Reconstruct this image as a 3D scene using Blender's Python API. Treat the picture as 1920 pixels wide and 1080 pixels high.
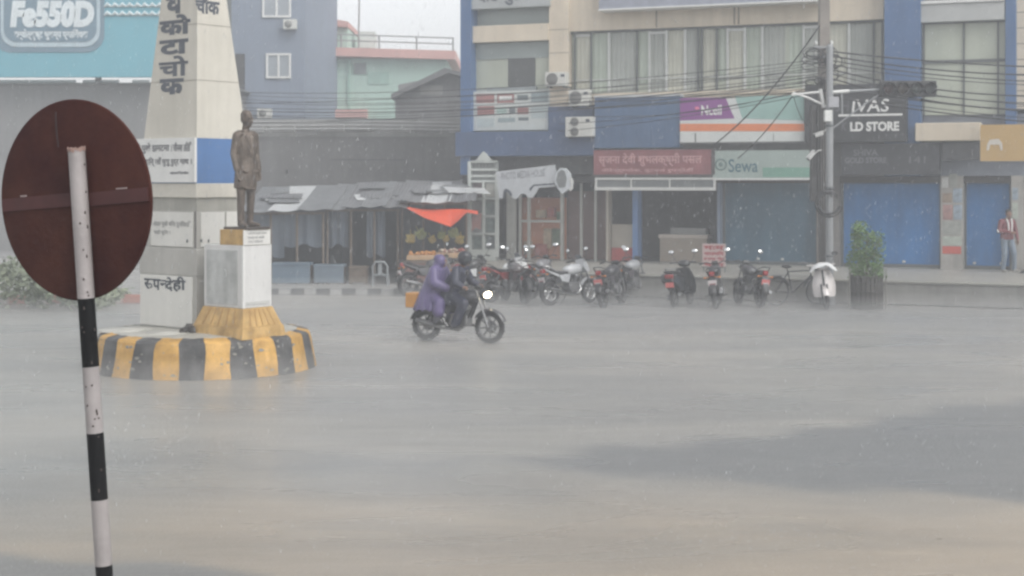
import bpy, bmesh, math, random
import numpy as np
from mathutils import Vector, Matrix, Euler
R = math.radians
random.seed(7)
for o in list(bpy.data.objects): bpy.data.objects.remove(o)
SC = bpy.context.scene
COL = SC.collection
# ------------------------------------------------------------------ camera, sky, sun, exposure
FPX = 2800.0; HOR = 340.0; CAMH = 3.0          # focal length and horizon row in a 1920 px wide picture
cam_d = bpy.data.cameras.new('camera'); CAM = bpy.data.objects.new('camera', cam_d); COL.objects.link(CAM)
CAM.location = (0, 0, CAMH); CAM.rotation_euler = (R(90), 0, 0)
cam_d.sensor_width = 36.0; cam_d.lens = 36.0 * FPX / 1920.0
cam_d.shift_y = -(540 - HOR) / 1920.0
cam_d.clip_start = 0.1; cam_d.clip_end = 2000
SC.camera = CAM
W = bpy.data.worlds.new('World'); SC.world = W; W.use_nodes = True
nt = W.node_tree; bg = nt.nodes['Background']
sky = nt.nodes.new('ShaderNodeTexSky'); sky.sky_type = 'NISHITA'; sky.sun_disc = False
SUN_EL, SUN_AZ = R(48), R(136)                  # azimuth clockwise from +Y
sky.sun_elevation = SUN_EL; sky.sun_rotation = SUN_AZ
sky.air_density = 1.0; sky.dust_density = 2.2; sky.ozone_density = 1.0
hs = nt.nodes.new('ShaderNodeHueSaturation'); hs.inputs['Saturation'].default_value = 0.12
nt.links.new(sky.outputs[0], hs.inputs['Color']); nt.links.new(hs.outputs[0], bg.inputs[0])
bg.inputs[1].default_value = 0.15
sl = bpy.data.lights.new('sun', 'SUN'); sl.energy = 0.8; sl.angle = R(40); sl.color = (1.0, 0.97, 0.92)
SUN = bpy.data.objects.new('sun', sl); COL.objects.link(SUN); SUN.location = (20, -10, 40)
d = Vector((math.sin(SUN_AZ) * math.cos(SUN_EL), math.cos(SUN_AZ) * math.cos(SUN_EL), math.sin(SUN_EL)))
SUN.rotation_euler = d.to_track_quat('Z', 'Y').to_euler()
SC.view_settings.view_transform = 'Standard'; SC.view_settings.look = 'None'
SC.view_settings.exposure = 0.72; SC.view_settings.gamma = 1.0
SC.render.engine = 'CYCLES'
cy = SC.cycles
cy.use_denoising = True; cy.max_bounces = 6; cy.diffuse_bounces = 3; cy.glossy_bounces = 3
cy.transmission_bounces = 4; cy.volume_bounces = 2; cy.transparent_max_bounces = 12
cy.pixel_filter_type = 'BLACKMAN_HARRIS'; cy.filter_width = 2.6
cy.caustics_reflective = False; cy.caustics_refractive = False
HAZE_DENS = 0.0060
# ------------------------------------------------------------------ placing
def PX(px, py, Y):                               # point at depth Y that the photograph shows at (px, py)
    return Vector(((px - 960) * Y / FPX, Y, CAMH - (py - HOR) * Y / FPX))
def GR(px, py, z=0.0):                           # point of the ground
    Y = (CAMH - z) * FPX / (py - HOR); return Vector(((px - 960) * Y / FPX, Y, z))
# ------------------------------------------------------------------ materials
MATS = {}
def S(r, g, b):                                  # 0-255 display colour to linear
    f = lambda c: (c / 12.92 if c <= 0.04045 else ((c + 0.055) / 1.055) ** 2.4)
    return (f(r / 255), f(g / 255), f(b / 255))
def pm(name, c, rough=0.65, var=0.12, scale=2.5, bump=0.0, streak=0.0, metal=0.0, c2=None, c2amt=0.5, spec=0.5, coat=0.0, alpha=None, emit=0, wave=None):
    if name in MATS: return MATS[name]
    m = bpy.data.materials.new(name); m.use_nodes = True; t = m.node_tree; N = t.nodes; L = t.links
    b = N['Principled BSDF']; b.inputs['Roughness'].default_value = rough; b.inputs['Metallic'].default_value = metal
    b.inputs['Specular IOR Level'].default_value = spec; b.inputs['Coat Weight'].default_value = coat
    tc = N.new('ShaderNodeTexCoord')
    nz = N.new('ShaderNodeTexNoise'); nz.inputs['Scale'].default_value = scale; nz.inputs['Detail'].default_value = 6; nz.inputs['Roughness'].default_value = 0.65
    L.new(tc.outputs['Object'], nz.inputs['Vector'])
    rp = N.new('ShaderNodeValToRGB'); rp.color_ramp.elements[0].position = 0.3; rp.color_ramp.elements[1].position = 0.72
    k0 = 1 - var; k1 = 1 + var
    rp.color_ramp.elements[0].color = (*[min(1, x * k0) for x in c], 1); rp.color_ramp.elements[1].color = (*[min(1, x * k1) for x in (c2 or c)], 1)
    L.new(nz.outputs['Fac'], rp.inputs['Fac']); out = rp.outputs['Color']
    if streak > 0:
        mp = N.new('ShaderNodeMapping'); mp.inputs['Scale'].default_value = (3.1, 3.1, 0.35); L.new(tc.outputs['Object'], mp.inputs['Vector'])
        n2 = N.new('ShaderNodeTexNoise'); n2.inputs['Scale'].default_value = 1.3; n2.inputs['Detail'].default_value = 9; n2.inputs['Roughness'].default_value = 0.7; n2.inputs['Distortion'].default_value = 0.3; L.new(mp.outputs[0], n2.inputs['Vector'])
        r2 = N.new('ShaderNodeValToRGB'); r2.color_ramp.elements[0].position = 0.28; r2.color_ramp.elements[1].position = 0.62
        r2.color_ramp.elements[0].color = (1 - streak, 1 - streak, 1 - streak * 1.05, 1); r2.color_ramp.elements[1].color = (1, 1, 1, 1)
        L.new(n2.outputs['Fac'], r2.inputs['Fac'])
        mx = N.new('ShaderNodeMix'); mx.data_type = 'RGBA'; mx.blend_type = 'MULTIPLY'; mx.inputs[0].default_value = 1
        L.new(out, mx.inputs[6]); L.new(r2.outputs[0], mx.inputs[7]); out = mx.outputs[2]
    L.new(out, b.inputs['Base Color'])
    if bump > 0 or wave:
        bp = N.new('ShaderNodeBump'); bp.inputs['Strength'].default_value = bump or 0.4; bp.inputs['Distance'].default_value = 0.03
        if wave:                                 # ribs: (axis, per metre)
            wv = N.new('ShaderNodeTexWave'); wv.wave_type = 'BANDS'; wv.bands_direction = wave[0]; wv.inputs['Scale'].default_value = wave[1]
            L.new(tc.outputs['Object'], wv.inputs['Vector']); L.new(wv.outputs['Fac'], bp.inputs['Height'])
        else:
            n3 = N.new('ShaderNodeTexNoise'); n3.inputs['Scale'].default_value = scale * 12; n3.inputs['Detail'].default_value = 4
            L.new(tc.outputs['Object'], n3.inputs['Vector']); L.new(n3.outputs['Fac'], bp.inputs['Height'])
        L.new(bp.outputs[0], b.inputs['Normal'])
    if emit: b.inputs['Emission Color'].default_value = (*c, 1); b.inputs['Emission Strength'].default_value = emit
    if alpha is not None:
        b.inputs['Alpha'].default_value = alpha
    MATS[name] = m; return m
# ------------------------------------------------------------------ mesh builder
def frame(d):
    d = Vector(d).normalized(); a = Vector((0, 0, 1)) if abs(d.z) < 0.9 else Vector((1, 0, 0))
    x = d.cross(a).normalized(); return x, d.cross(x).normalized()
_TXT = {}
def text_geo(s, bold=0.0, shear=0.0, clip=None):
    key = (s, bold, shear, clip)
    if key in _TXT: return _TXT[key]
    c = bpy.data.curves.new('t', 'FONT'); c.body = s; c.size = 1; c.offset = bold; c.shear = shear; c.resolution_u = 3; c.extrude = 0.01
    o = bpy.data.objects.new('t', c); COL.objects.link(o)
    dg = bpy.context.evaluated_depsgraph_get(); dg.update(); e = o.evaluated_get(dg); me = bpy.data.meshes.new_from_object(e)
    if clip:
        bm = bmesh.new(); bm.from_mesh(me); mxx = max(v.co.x for v in bm.verts)
        bmesh.ops.bisect_plane(bm, geom=bm.verts[:] + bm.edges[:] + bm.faces[:], plane_co=(mxx - clip, 0, 0), plane_no=(1, 0, 0), clear_outer=True)
        bm.to_mesh(me); bm.free()
    v = [tuple(p.co) for p in me.vertices]; f = [tuple(p.vertices) for p in me.polygons]
    bpy.data.objects.remove(o); bpy.data.curves.remove(c); bpy.data.meshes.remove(me)
    _TXT[key] = (v, f); return v, f
class MB:
    def __init__(self, o=(0, 0, 0)): self.v = []; self.f = []; self.m = []; self.s = []; self.o = Vector(o)
    def add(self, vs, fs, mi=0, sm=False):
        n = len(self.v); self.v += [tuple(v) for v in vs]
        for f in fs: self.f.append(tuple(i + n for i in f)); self.m.append(mi); self.s.append(sm)
        return self
    def bx(self, x0, x1, y0, y1, z0, z1, mi=0):
        vs = [(x, y, z) for z in (z0, z1) for y in (y0, y1) for x in (x0, x1)]
        return self.add(vs, [(0, 2, 3, 1), (4, 5, 7, 6), (0, 1, 5, 4), (2, 6, 7, 3), (0, 4, 6, 2), (1, 3, 7, 5)], mi)
    def box(self, c, s, rot=(0, 0, 0), mi=0):
        M = Euler(rot).to_matrix(); c = Vector(c)
        vs = [c + M @ Vector((x * s[0] / 2, y * s[1] / 2, z * s[2] / 2)) for z in (-1, 1) for y in (-1, 1) for x in (-1, 1)]
        return self.add(vs, [(0, 2, 3, 1), (4, 5, 7, 6), (0, 1, 5, 4), (2, 6, 7, 3), (0, 4, 6, 2), (1, 3, 7, 5)], mi)
    def cyl(self, p0, p1, r0, r1=None, n=12, mi=0, cap=True):
        r1 = r0 if r1 is None else r1; p0 = Vector(p0); p1 = Vector(p1); x, y = frame(p1 - p0); vs = []
        for p, r in ((p0, r0), (p1, r1)): vs += [p + (x * math.cos(2 * math.pi * i / n) + y * math.sin(2 * math.pi * i / n)) * r for i in range(n)]
        self.add(vs, [(i, (i + 1) % n, n + (i + 1) % n, n + i) for i in range(n)], mi, True)
        if cap: self.add(vs[:n], [tuple(range(n))[::-1]], mi); self.add(vs[n:], [tuple(range(n))], mi)
        return self
    def tube(self, pts, r, n=8, mi=0):
        pts = [Vector(p) for p in pts]; rs = r if isinstance(r, (list, tuple)) else [r] * len(pts); vs = []; px = None
        for i, p in enumerate(pts):
            d = (pts[min(i + 1, len(pts) - 1)] - pts[max(i - 1, 0)]).normalized()
            if px is None: px, _ = frame(d)
            px = (px - d * px.dot(d)).normalized(); py = d.cross(px)
            vs += [p + (px * math.cos(2 * math.pi * k / n) + py * math.sin(2 * math.pi * k / n)) * rs[i] for k in range(n)]
        fs = [(i * n + k, i * n + (k + 1) % n, (i + 1) * n + (k + 1) % n, (i + 1) * n + k) for i in range(len(pts) - 1) for k in range(n)]
        self.add(vs, fs, mi, True); self.add(vs[:n], [tuple(range(n))[::-1]], mi); self.add(vs[-n:], [tuple(range(n))], mi); return self
    def lathe(self, prof, n=24, c=(0, 0, 0), M=None, mi=0, sm=True, a0=0, a1=2 * math.pi):
        c = Vector(c); M = M or Matrix.Identity(3); full = abs(a1 - a0 - 2 * math.pi) < 1e-6; k = n if full else n + 1
        vs = [c + M @ Vector((r * math.cos(a0 + (a1 - a0) * i / n), r * math.sin(a0 + (a1 - a0) * i / n), z)) for r, z in prof for i in range(k)]
        fs = [(j * k + i, j * k + (i + 1) % k, (j + 1) * k + (i + 1) % k, (j + 1) * k + i) for j in range(len(prof) - 1) for i in range(n)]
        return self.add(vs, fs, mi, sm)
    def ell(self, c, r, rot=(0, 0, 0), n=14, mi=0, e=1.0):
        M = Euler(rot).to_matrix(); c = Vector(c); h = n // 2; vs = []
        pw = lambda t: math.copysign(abs(t) ** e, t)
        for j in range(h + 1):
            t = math.pi * j / h
            for i in range(n):
                a = 2 * math.pi * i / n
                vs.append(c + M @ Vector((r[0] * pw(math.sin(t)) * pw(math.cos(a)), r[1] * pw(math.sin(t)) * pw(math.sin(a)), r[2] * pw(math.cos(t)))))
        return self.add(vs, [(j * n + i, (j + 1) * n + i, (j + 1) * n + (i + 1) % n, j * n + (i + 1) % n) for j in range(h) for i in range(n)], mi, True)
    def torus(self, c, Rr, r, M=None, n=28, k=8, mi=0, sq=1.0, a0=0, a1=2 * math.pi):
        prof = [(Rr + r * math.cos(2 * math.pi * j / k), r * sq * math.sin(2 * math.pi * j / k)) for j in range(k + 1)]
        return self.lathe(prof, n, c, M, mi, True, a0, a1)
    def prism(self, poly, vec, mi=0, sm=False):
        p = [Vector(q) for q in poly]; v = Vector(vec); n = len(p); vs = p + [q + v for q in p]
        self.add(vs, [tuple(range(n))[::-1], tuple(range(n, 2 * n))], mi)
        return self.add(vs, [(i, (i + 1) % n, n + (i + 1) % n, n + i) for i in range(n)], mi, sm)
    def sheet(self, fn, nu, nv, mi=0, th=0.0):    # surface fn(u,v) -> point, given a thickness downwards
        vs = [fn(i / nu, j / nv) for j in range(nv + 1) for i in range(nu + 1)]; k = nu + 1
        self.add(vs, [(j * k + i, j * k + i + 1, (j + 1) * k + i + 1, (j + 1) * k + i) for j in range(nv) for i in range(nu)], mi, True)
        if th:
            lo = [Vector(v) - Vector((0, 0, th)) for v in vs]
            self.add(lo, [(j * k + i, (j + 1) * k + i, (j + 1) * k + i + 1, j * k + i + 1) for j in range(nv) for i in range(nu)], mi, True)
            ring = [i for i in range(nu + 1)] + [j * k + nu for j in range(1, nv + 1)] + [nv * k + i for i in range(nu - 1, -1, -1)] + [j * k for j in range(nv - 1, 0, -1)]
            vv = [vs[i] for i in ring] + [lo[i] for i in ring]; n = len(ring)
            self.add(vv, [(i, n + i, n + (i + 1) % n, (i + 1) % n) for i in range(n)], mi)
        return self
    def text(self, s, rect, fn, mi=0, bold=0.0, shear=0.0, clip=None, keep=False, align=0.5):
        # rect = (a0, a1, z0, z1) in the writing plane; fn(a, z, h) -> point, h = height above the plane
        vs, fs = text_geo(s, bold, shear, clip)
        if not vs: return self
        x0 = min(v[0] for v in vs); x1 = max(v[0] for v in vs); y0 = min(v[1] for v in vs); y1 = max(v[1] for v in vs)
        sx = (rect[1] - rect[0]) / (x1 - x0); sy = (rect[3] - rect[2]) / (y1 - y0); ax = rect[0]
        if keep: sx = min(sx, sy); ax = rect[0] + (rect[1] - rect[0] - sx * (x1 - x0)) * align
        return self.add([fn(ax + (v[0] - x0) * sx, rect[2] + (v[1] - y0) * sy, 0.004 if v[2] > 0 else 0.0005) for v in vs], fs, mi)
    def build(self, name, mats, parent=None, loc=None, rz=0.0, bevel=0.0, seg=2):
        me = bpy.data.meshes.new(name)
        me.from_pydata([tuple(Vector(v) - self.o) for v in self.v], [], self.f)
        mats = mats if isinstance(mats, (list, tuple)) else [mats]
        for m in mats: me.materials.append(m)
        me.polygons.foreach_set('material_index', self.m); me.polygons.foreach_set('use_smooth', self.s)
        if bevel > 0:
            bm = bmesh.new(); bm.from_mesh(me); bmesh.ops.remove_doubles(bm, verts=bm.verts, dist=1e-5)
            ed = [e for e in bm.edges if len(e.link_faces) == 2 and e.calc_face_angle(0) > 0.5]
            bmesh.ops.bevel(bm, geom=ed, offset=bevel, segments=seg, profile=0.5, affect='EDGES', clamp_overlap=True)
            bm.to_mesh(me); bm.free()
        me.update()
        o = bpy.data.objects.new(name, me); COL.objects.link(o)
        if parent is not None: o.parent = parent
        if loc is not None: o.location = loc
        if rz: o.rotation_euler = (0, 0, rz)
        return o
def tag(o, label, cat, group=None):
    o['label'] = label; o['category'] = cat
    if group: o['group'] = group
    return o
def thing(name, label, cat, loc=(0, 0, 0), rz=0.0, group=None, rx=0.0):
    o = bpy.data.objects.new(name, None); COL.objects.link(o); o.empty_display_size = 0.2
    o.location = loc; o.rotation_euler = (rx, 0, rz); return tag(o, label, cat, group)
def struct(o, kind='structure'): o['kind'] = kind; return o
def fuse(name, mb, mat, parent=None, vox=0.014, smooth=4, sub=None):   # overlapping volumes grown into one continuous skin
    o = mb.build('raw', mat); m = o.modifiers.new('r', 'REMESH'); m.mode = 'VOXEL'; m.voxel_size = vox; m.use_smooth_shade = True
    s = o.modifiers.new('s', 'SMOOTH'); s.iterations = smooth; s.factor = 0.5
    dg = bpy.context.evaluated_depsgraph_get(); dg.update(); me = bpy.data.meshes.new_from_object(o.evaluated_get(dg)); bpy.data.objects.remove(o)
    me.name = name; me.materials.clear(); me.materials.append(mat)
    me.polygons.foreach_set('use_smooth', [True] * len(me.polygons))
    q = bpy.data.objects.new(name, me); COL.objects.link(q)
    if parent is not None: q.parent = parent
    return q
def loft(mb, rings, n=22, sub=4):                # closed trunk through elliptical rings (centre, half depth, half width), smoothed between them
    P = [(Vector(c), rx, ry) for c, rx, ry in rings]; out = []
    for i in range(len(P) - 1):
        p0, p1, p2, p3 = P[max(i - 1, 0)], P[i], P[i + 1], P[min(i + 2, len(P) - 1)]
        for k in range(sub):
            t = k / sub; f = lambda a, b, c, d: .5 * ((2 * b) + (c - a) * t + (2 * a - 5 * b + 4 * c - d) * t * t + (3 * b - a - 3 * c + d) * t ** 3)
            out.append((f(p0[0], p1[0], p2[0], p3[0]), f(p0[1], p1[1], p2[1], p3[1]), f(p0[2], p1[2], p2[2], p3[2])))
    out.append(P[-1]); vs = [c + Vector((rx * math.cos(2 * math.pi * j / n), ry * math.sin(2 * math.pi * j / n), 0)) for c, rx, ry in out for j in range(n)]
    k = len(out); mb.add(vs, [(i * n + j, i * n + (j + 1) % n, (i + 1) * n + (j + 1) % n, (i + 1) * n + j) for i in range(k - 1) for j in range(n)], 0, True)
    mb.add(vs[:n], [tuple(range(n))[::-1]]); mb.add(vs[-n:], [tuple(range(n))]); return mb
def cap(mb, a, b, ra, rb, n=12):                 # tapered limb with round ends
    mb.cyl(a, b, ra, rb, n); mb.ell(a, (ra,) * 3, n=n); mb.ell(b, (rb,) * 3, n=n); return mb
# ------------------------------------------------------------------ the shop front's own frame: u right, y inward, z up
FC, FS = 0.928, 0.373; FA = -math.atan2(FS, FC); F0 = Vector((8.85, 42.0, 0))
def FW(u, y, z): return Vector((F0.x + FC * u + FS * y, F0.y - FS * u + FC * y, z))
def fu(px, y=0.0):
    k = (px - 960) / FPX; return (k * (F0.y + FC * y) - F0.x - FS * y) / (FC + FS * k)
def fz(px, py, y=0.0):
    return CAMH - (py - HOR) * (F0.y - FS * fu(px, y) + FC * y) / FPX
def frect(px0, py0, px1, py1, y=0.0):
    pm_ = (px0 + px1) / 2; return fu(px0, y), fu(px1, y), fz(pm_, py1, y), fz(pm_, py0, y)
def fthing(name, label, cat, u, y, z, group=None):
    return thing(name, label, cat, FW(u, y, z), FA, group)
def fbox(mb, r, y0, y1, mi=0): return mb.bx(r[0], r[1], y0, y1, r[2], r[3], mi)
def fplane(y): return lambda a, z, h: (a, y - h, z)
# ------------------------------------------------------------------ the setting: road, terrace, haze
def band(v, lo, hi, soft):                        # 1 between lo and hi with soft shoulders
    return np.clip((v - lo) / soft + 0.5, 0, 1) * np.clip((hi - v) / soft + 0.5, 0, 1)
ys = np.concatenate([[-30, -10, 0, 5, 8], np.arange(9.5, 22, 0.11), np.arange(22, 48, 0.22), np.arange(48, 80, 1.5), [90, 110, 150, 220, 400]])
xs = np.concatenate([[-300, -120, -60, -40, -30], np.arange(-20, 20, 0.16), [20, 30, 40, 60, 120, 300]])
XX, YY = np.meshgrid(xs, ys); nx, ny = len(xs), len(ys)
Yc = np.maximum(YY, 2); PXg = 960 + FPX * XX / Yc; PYg = HOR + FPX * 3 / Yc
def pl(x, pts): return np.interp(x, [p[0] for p in pts], [p[1] for p in pts])
wob = 6 * np.sin(XX * 1.7 + 2 * np.sin(YY * 0.9)) + 5 * np.sin(XX * 3.9 + YY * 2.1)
t_up = pl(PXg, [(940, 868), (1150, 842), (1400, 815), (1640, 790), (1800, 768), (1950, 742), (2300, 700)])
t_lo = pl(PXg, [(940, 870), (1200, 884), (1450, 905), (1700, 930), (1950, 948), (2300, 975)])
mud = 1 - 0.95 * band(PYg + wob, t_up, t_lo, 16.0)
mud = np.minimum(mud, 1 - 0.8 * np.clip((PYg + wob - pl(PXg, [(-400, 1030), (0, 1030), (300, 1052), (560, 1084), (900, 1130)])) / 10, 0, 1))
mud = np.minimum(mud, 1 - 0.5 * band(PYg + wob * .5, pl(PXg, [(1480, 650), (1600, 640), (1950, 636)]), pl(PXg, [(1480, 650), (1640, 656), (1950, 672)]), 8))
far = np.clip((640 - PYg) / 30, 0, 1) * np.clip((PXg - 850) / 250, 0, 1)
mud = np.minimum(mud, 1 - 0.45 * far)
mud = np.minimum(mud, 1 - 0.25 * band(PYg + wob * .6, 700, 728, 14) * np.clip((PXg - 900) / 300, 0, 1))
mud = np.minimum(mud, 1 - 0.3 * band(PYg + wob * .6, 905, 940, 20) * np.clip((1300 - PXg) / 300, 0, 1))
silt = np.clip((PYg - 880 + wob) / 120, 0, 1)     # sandier wash towards the near side
rd = bpy.data.meshes.new('road')
vv = np.stack([XX, YY, np.zeros_like(XX)], -1).reshape(-1, 3)
idx = np.arange(nx * ny).reshape(ny, nx)
qd = np.stack([idx[:-1, :-1], idx[:-1, 1:], idx[1:, 1:], idx[1:, :-1]], -1).reshape(-1, 4)
rd.from_pydata(vv.tolist(), [], qd.tolist())
for nm, arr in (('mud', mud), ('silt', silt)):
    at = rd.attributes.new(nm, 'FLOAT', 'POINT'); at.data.foreach_set('value', arr.reshape(-1).astype(np.float32))
rm = bpy.data.materials.new('flooded_road'); rm.use_nodes = True; t = rm.node_tree; N = t.nodes; L = t.links; b = N['Principled BSDF']
tc = N.new('ShaderNodeTexCoord')
def noise(sc, det=5, rough=0.6, vec=None, dist=0.0):
    n = N.new('ShaderNodeTexNoise'); n.inputs['Scale'].default_value = sc; n.inputs['Detail'].default_value = det; n.inputs['Roughness'].default_value = rough; n.inputs['Distortion'].default_value = dist
    L.new(vec or tc.outputs['Object'], n.inputs['Vector']); return n.outputs['Fac']
def ramp(fac, a, bb, ca=(0, 0, 0), cb=(1, 1, 1)):
    r = N.new('ShaderNodeValToRGB'); r.color_ramp.elements[0].position = a; r.color_ramp.elements[1].position = bb
    r.color_ramp.elements[0].color = (*ca, 1); r.color_ramp.elements[1].color = (*cb, 1); L.new(fac, r.inputs['Fac']); return r.outputs['Color']
def mixc(fac, a, bb, mode='MIX'):
    m = N.new('ShaderNodeMix'); m.data_type = 'RGBA'; m.blend_type = mode
    for s, v in ((0, fac), (6, a), (7, bb)):
        if hasattr(v, 'is_output'): L.new(v, m.inputs[s])
        else: m.inputs[s].default_value = v if s == 0 else (*v, 1)
    return m.outputs[2]
am = N.new('ShaderNodeAttribute'); am.attribute_name = 'mud'; asl = N.new('ShaderNodeAttribute'); asl.attribute_name = 'silt'
mp = N.new('ShaderNodeMapping'); mp.inputs['Rotation'].default_value = (0, 0, R(-14)); mp.inputs['Scale'].default_value = (0.35, 1.0, 1); L.new(tc.outputs['Object'], mp.inputs['Vector'])
n_big = noise(0.32, 4, 0.55, mp.outputs[0], 0.6); n_mid = noise(1.6, 6, 0.7, mp.outputs[0], 0.4); n_fin = noise(22, 3, 0.7)
water = mixc(asl.outputs['Fac'], (0.29, 0.275, 0.24), (0.35, 0.288, 0.21))
water = mixc(ramp(n_big, 0.40, 0.60), mixc(1.0, water, (0.70, 0.73, 0.77), 'MULTIPLY'), water)
water = mixc(ramp(n_mid, 0.3, 0.75), mixc(1.0, water, (0.82, 0.82, 0.84), 'MULTIPLY'), water)
tar = mixc(ramp(n_fin, 0.3, 0.7), (0.09, 0.095, 0.098), (0.135, 0.14, 0.14))
col = mixc(am.outputs['Fac'], tar, water)
L.new(col, b.inputs['Base Color'])
L.new(ramp(noise(0.5, 5, 0.6, mp.outputs[0], 0.8), 0.35, 0.65, (0.22,) * 3, (0.46,) * 3), b.inputs['Roughness']); b.inputs['Specular IOR Level'].default_value = 0.5
bp = N.new('ShaderNodeBump'); bp.inputs['Strength'].default_value = 0.55; bp.inputs['Distance'].default_value = 0.014
mu = N.new('ShaderNodeMath'); mu.operation = 'ADD'; L.new(noise(26, 3, 0.6), mu.inputs[0]); L.new(noise(7, 2, 0.5, mp.outputs[0]), mu.inputs[1])
L.new(mu.outputs[0], bp.inputs['Height']); L.new(bp.outputs[0], b.inputs['Normal'])
rd.materials.append(rm); road = bpy.data.objects.new('road', rd); COL.objects.link(road); struct(road)

# haze: one even box of wet air round the camera and everything built
hz = MB().bx(-60, 60, -12, 130, -1, 16).build('haze', None)
hm = bpy.data.materials.new('haze_air'); hm.use_nodes = True; t2 = hm.node_tree; t2.nodes.remove(t2.nodes['Principled BSDF'])
pv = t2.nodes.new('ShaderNodeVolumePrincipled'); pv.inputs['Color'].default_value = (0.80, 0.82, 0.85, 1); pv.inputs['Density'].default_value = HAZE_DENS; pv.inputs['Anisotropy'].default_value = 0.1
t2.links.new(pv.outputs[0], t2.nodes['Material Output'].inputs['Volume']); hz.data.materials.clear(); hz.data.materials.append(hm); struct(hz, 'stuff')

# spray thrown up by the rain, lying low over the road
spm = bpy.data.materials.new('spray_air'); spm.use_nodes = True; t3 = spm.node_tree; t3.nodes.remove(t3.nodes['Principled BSDF'])
p3 = t3.nodes.new('ShaderNodeVolumePrincipled'); p3.inputs['Color'].default_value = (0.93, 0.935, 0.94, 1); p3.inputs['Density'].default_value = 0.072
t3.links.new(p3.outputs[0], t3.nodes['Material Output'].inputs['Volume'])
spr = MB().bx(-40, 40, 4, 60, 0.005, 0.34).build('rain_spray', spm); struct(spr, 'stuff')
# raised shop terrace with its step
conc = pm('terrace_concrete', (0.30, 0.29, 0.26), 0.5, 0.18, 0.9, 0.15)
conc2 = pm('step_concrete', (0.25, 0.245, 0.23), 0.55, 0.25, 1.2, 0.2, streak=0.3)
TZ = 0.6; TE = -5.3
ter = MB()
for u0, u1, y0, y1 in ((-9.3, 16, TE, -2.4), (-11.0, 16, -2.398, 0.35)):
    ter.bx(u0, u1, y0, y1, 0.02, TZ - 0.06, 1); ter.bx(u0 - (.03 if y0 == TE else 0), u1, y0 - (.05 if y0 == TE else 0), y1, TZ - 0.058, TZ, 0)
to = ter.build('pavement', [conc, conc2], bevel=0.012); to.location = F0; to.rotation_euler = (0, 0, FA); struct(to)
# ------------------------------------------------------------------ the blue and cream commercial building on the right
cream = pm('cream_paint', (0.66, 0.575, 0.455), 0.7, 0.08, 1.2, 0.05, streak=0.16)
bluep = pm('blue_cladding', (0.055, 0.125, 0.27), 0.45, 0.12, 0.8, 0.0, streak=0.12)
bluew = pm('blue_wall', (0.055, 0.095, 0.19), 0.6, 0.15, 0.9, 0.05, streak=0.2)
greyw = pm('grey_wall', (0.16, 0.16, 0.16), 0.75, 0.2, 1.5, 0.1, streak=0.3)
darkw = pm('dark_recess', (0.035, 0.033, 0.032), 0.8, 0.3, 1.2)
glass = pm('blind_glass', (0.43, 0.46, 0.38), 0.22, 0.10, 0.7, 0.0, streak=0.10)
glass2 = pm('grey_glass', (0.25, 0.29, 0.28), 0.2, 0.12, 0.6)
alum = pm('pale_aluminium', (0.55, 0.56, 0.54), 0.45, 0.08, 3, metal=0.2)
dalum = pm('dark_aluminium', (0.10, 0.11, 0.11), 0.5, 0.1, 3)
shutb = pm('blue_shutter_paint', (0.02, 0.16, 0.42), 0.5, 0.14, 0.7, 0.16, streak=0.22, wave=('Z', 8.0))
shutg = pm('teal_shutter_paint', (0.038, 0.105, 0.16), 0.5, 0.16, 0.7, 0.16, streak=0.25, wave=('Z', 8.0))
white = pm('white_paint', (0.72, 0.72, 0.70), 0.5, 0.06, 2, streak=0.12)
black = pm('black_panel', (0.028, 0.029, 0.032), 0.45, 0.25, 1.5)
CT = 10.4
bld = fthing('commercial_building', 'blue and cream commercial building with long glazed upper storey over shuttered shops', 'building', 0, 0, TZ)
BO = (0, 0, TZ)
def B(): return MB(BO)
uL = fu(866); uR = fu(2080)
z_w0 = 5.62; z_w1 = 7.50                         # long window strip
ub0, ub1 = fu(1068), fu(1657); c0, c1 = fu(1032), fu(1068); bl1 = fu(1726)
w = B()                                           # cream masonry
w.bx(c0, c1, -0.12, 0.4, 4.75, CT); w.bx(ub0, ub1, 0.0, 0.4, z_w1, CT); w.bx(ub0, ub1, 0.0, 0.4, 5.3, z_w0)
w.bx(ub0, ub1, -0.05, 0.0, z_w0 - 0.10, z_w0)
r = frect(876, 47, 1032, 78, -0.1); w.bx(r[0], c0 - .003, -0.18, 0.4, r[2], r[3])
w.bx(fu(1905), uR, -0.05, 0.4, 4.9, CT)
w.build('wall', cream, bld)
g = B(); zz = 7.58
for z in (5.35, 6.1, 6.85, 7.55): g.bx(c0 - .002, c1 + .002, -0.124, -0.1, z, z + 0.018)
for z in np.arange(5.0, 10.3, 0.42): g.bx(fu(1905), uR, -0.055, -0.045, z, z + 0.02)
for px in (1230, 1376, 1384): g.bx(fu(px), fu(px) + 0.035, -0.02, 0.01, 7.52, 8.1)
g.build('wall_joint', pm('joint_grime', (0.2, 0.17, 0.13), 0.8), bld)
s = B(); s.bx(uL, uR, 0.45, 9.0, 3.2, CT - 0.01); s.bx(uL, uR, 3.2, 9.0, TZ, 3.2); s.build('core', greyw, bld)
# blue vertical fins
for p0, p1, zb, y in ((863, 882, 3.2, -0.35), (1658, 1726, 3.15, -0.45), (1885, 1905, 3.8, -0.35)):
    m = B(); r = frect(p0, 0, p1, 10, y); m.bx(r[0], r[1], y, 0.44, zb, CT)
    for z in np.arange(zb + .8, CT, 1.15): m.bx(r[0] - .002, r[1] + .002, y - .002, y + .05, z, z + 0.012)
    m.build('column', bluep, bld, bevel=0.01)
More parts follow.
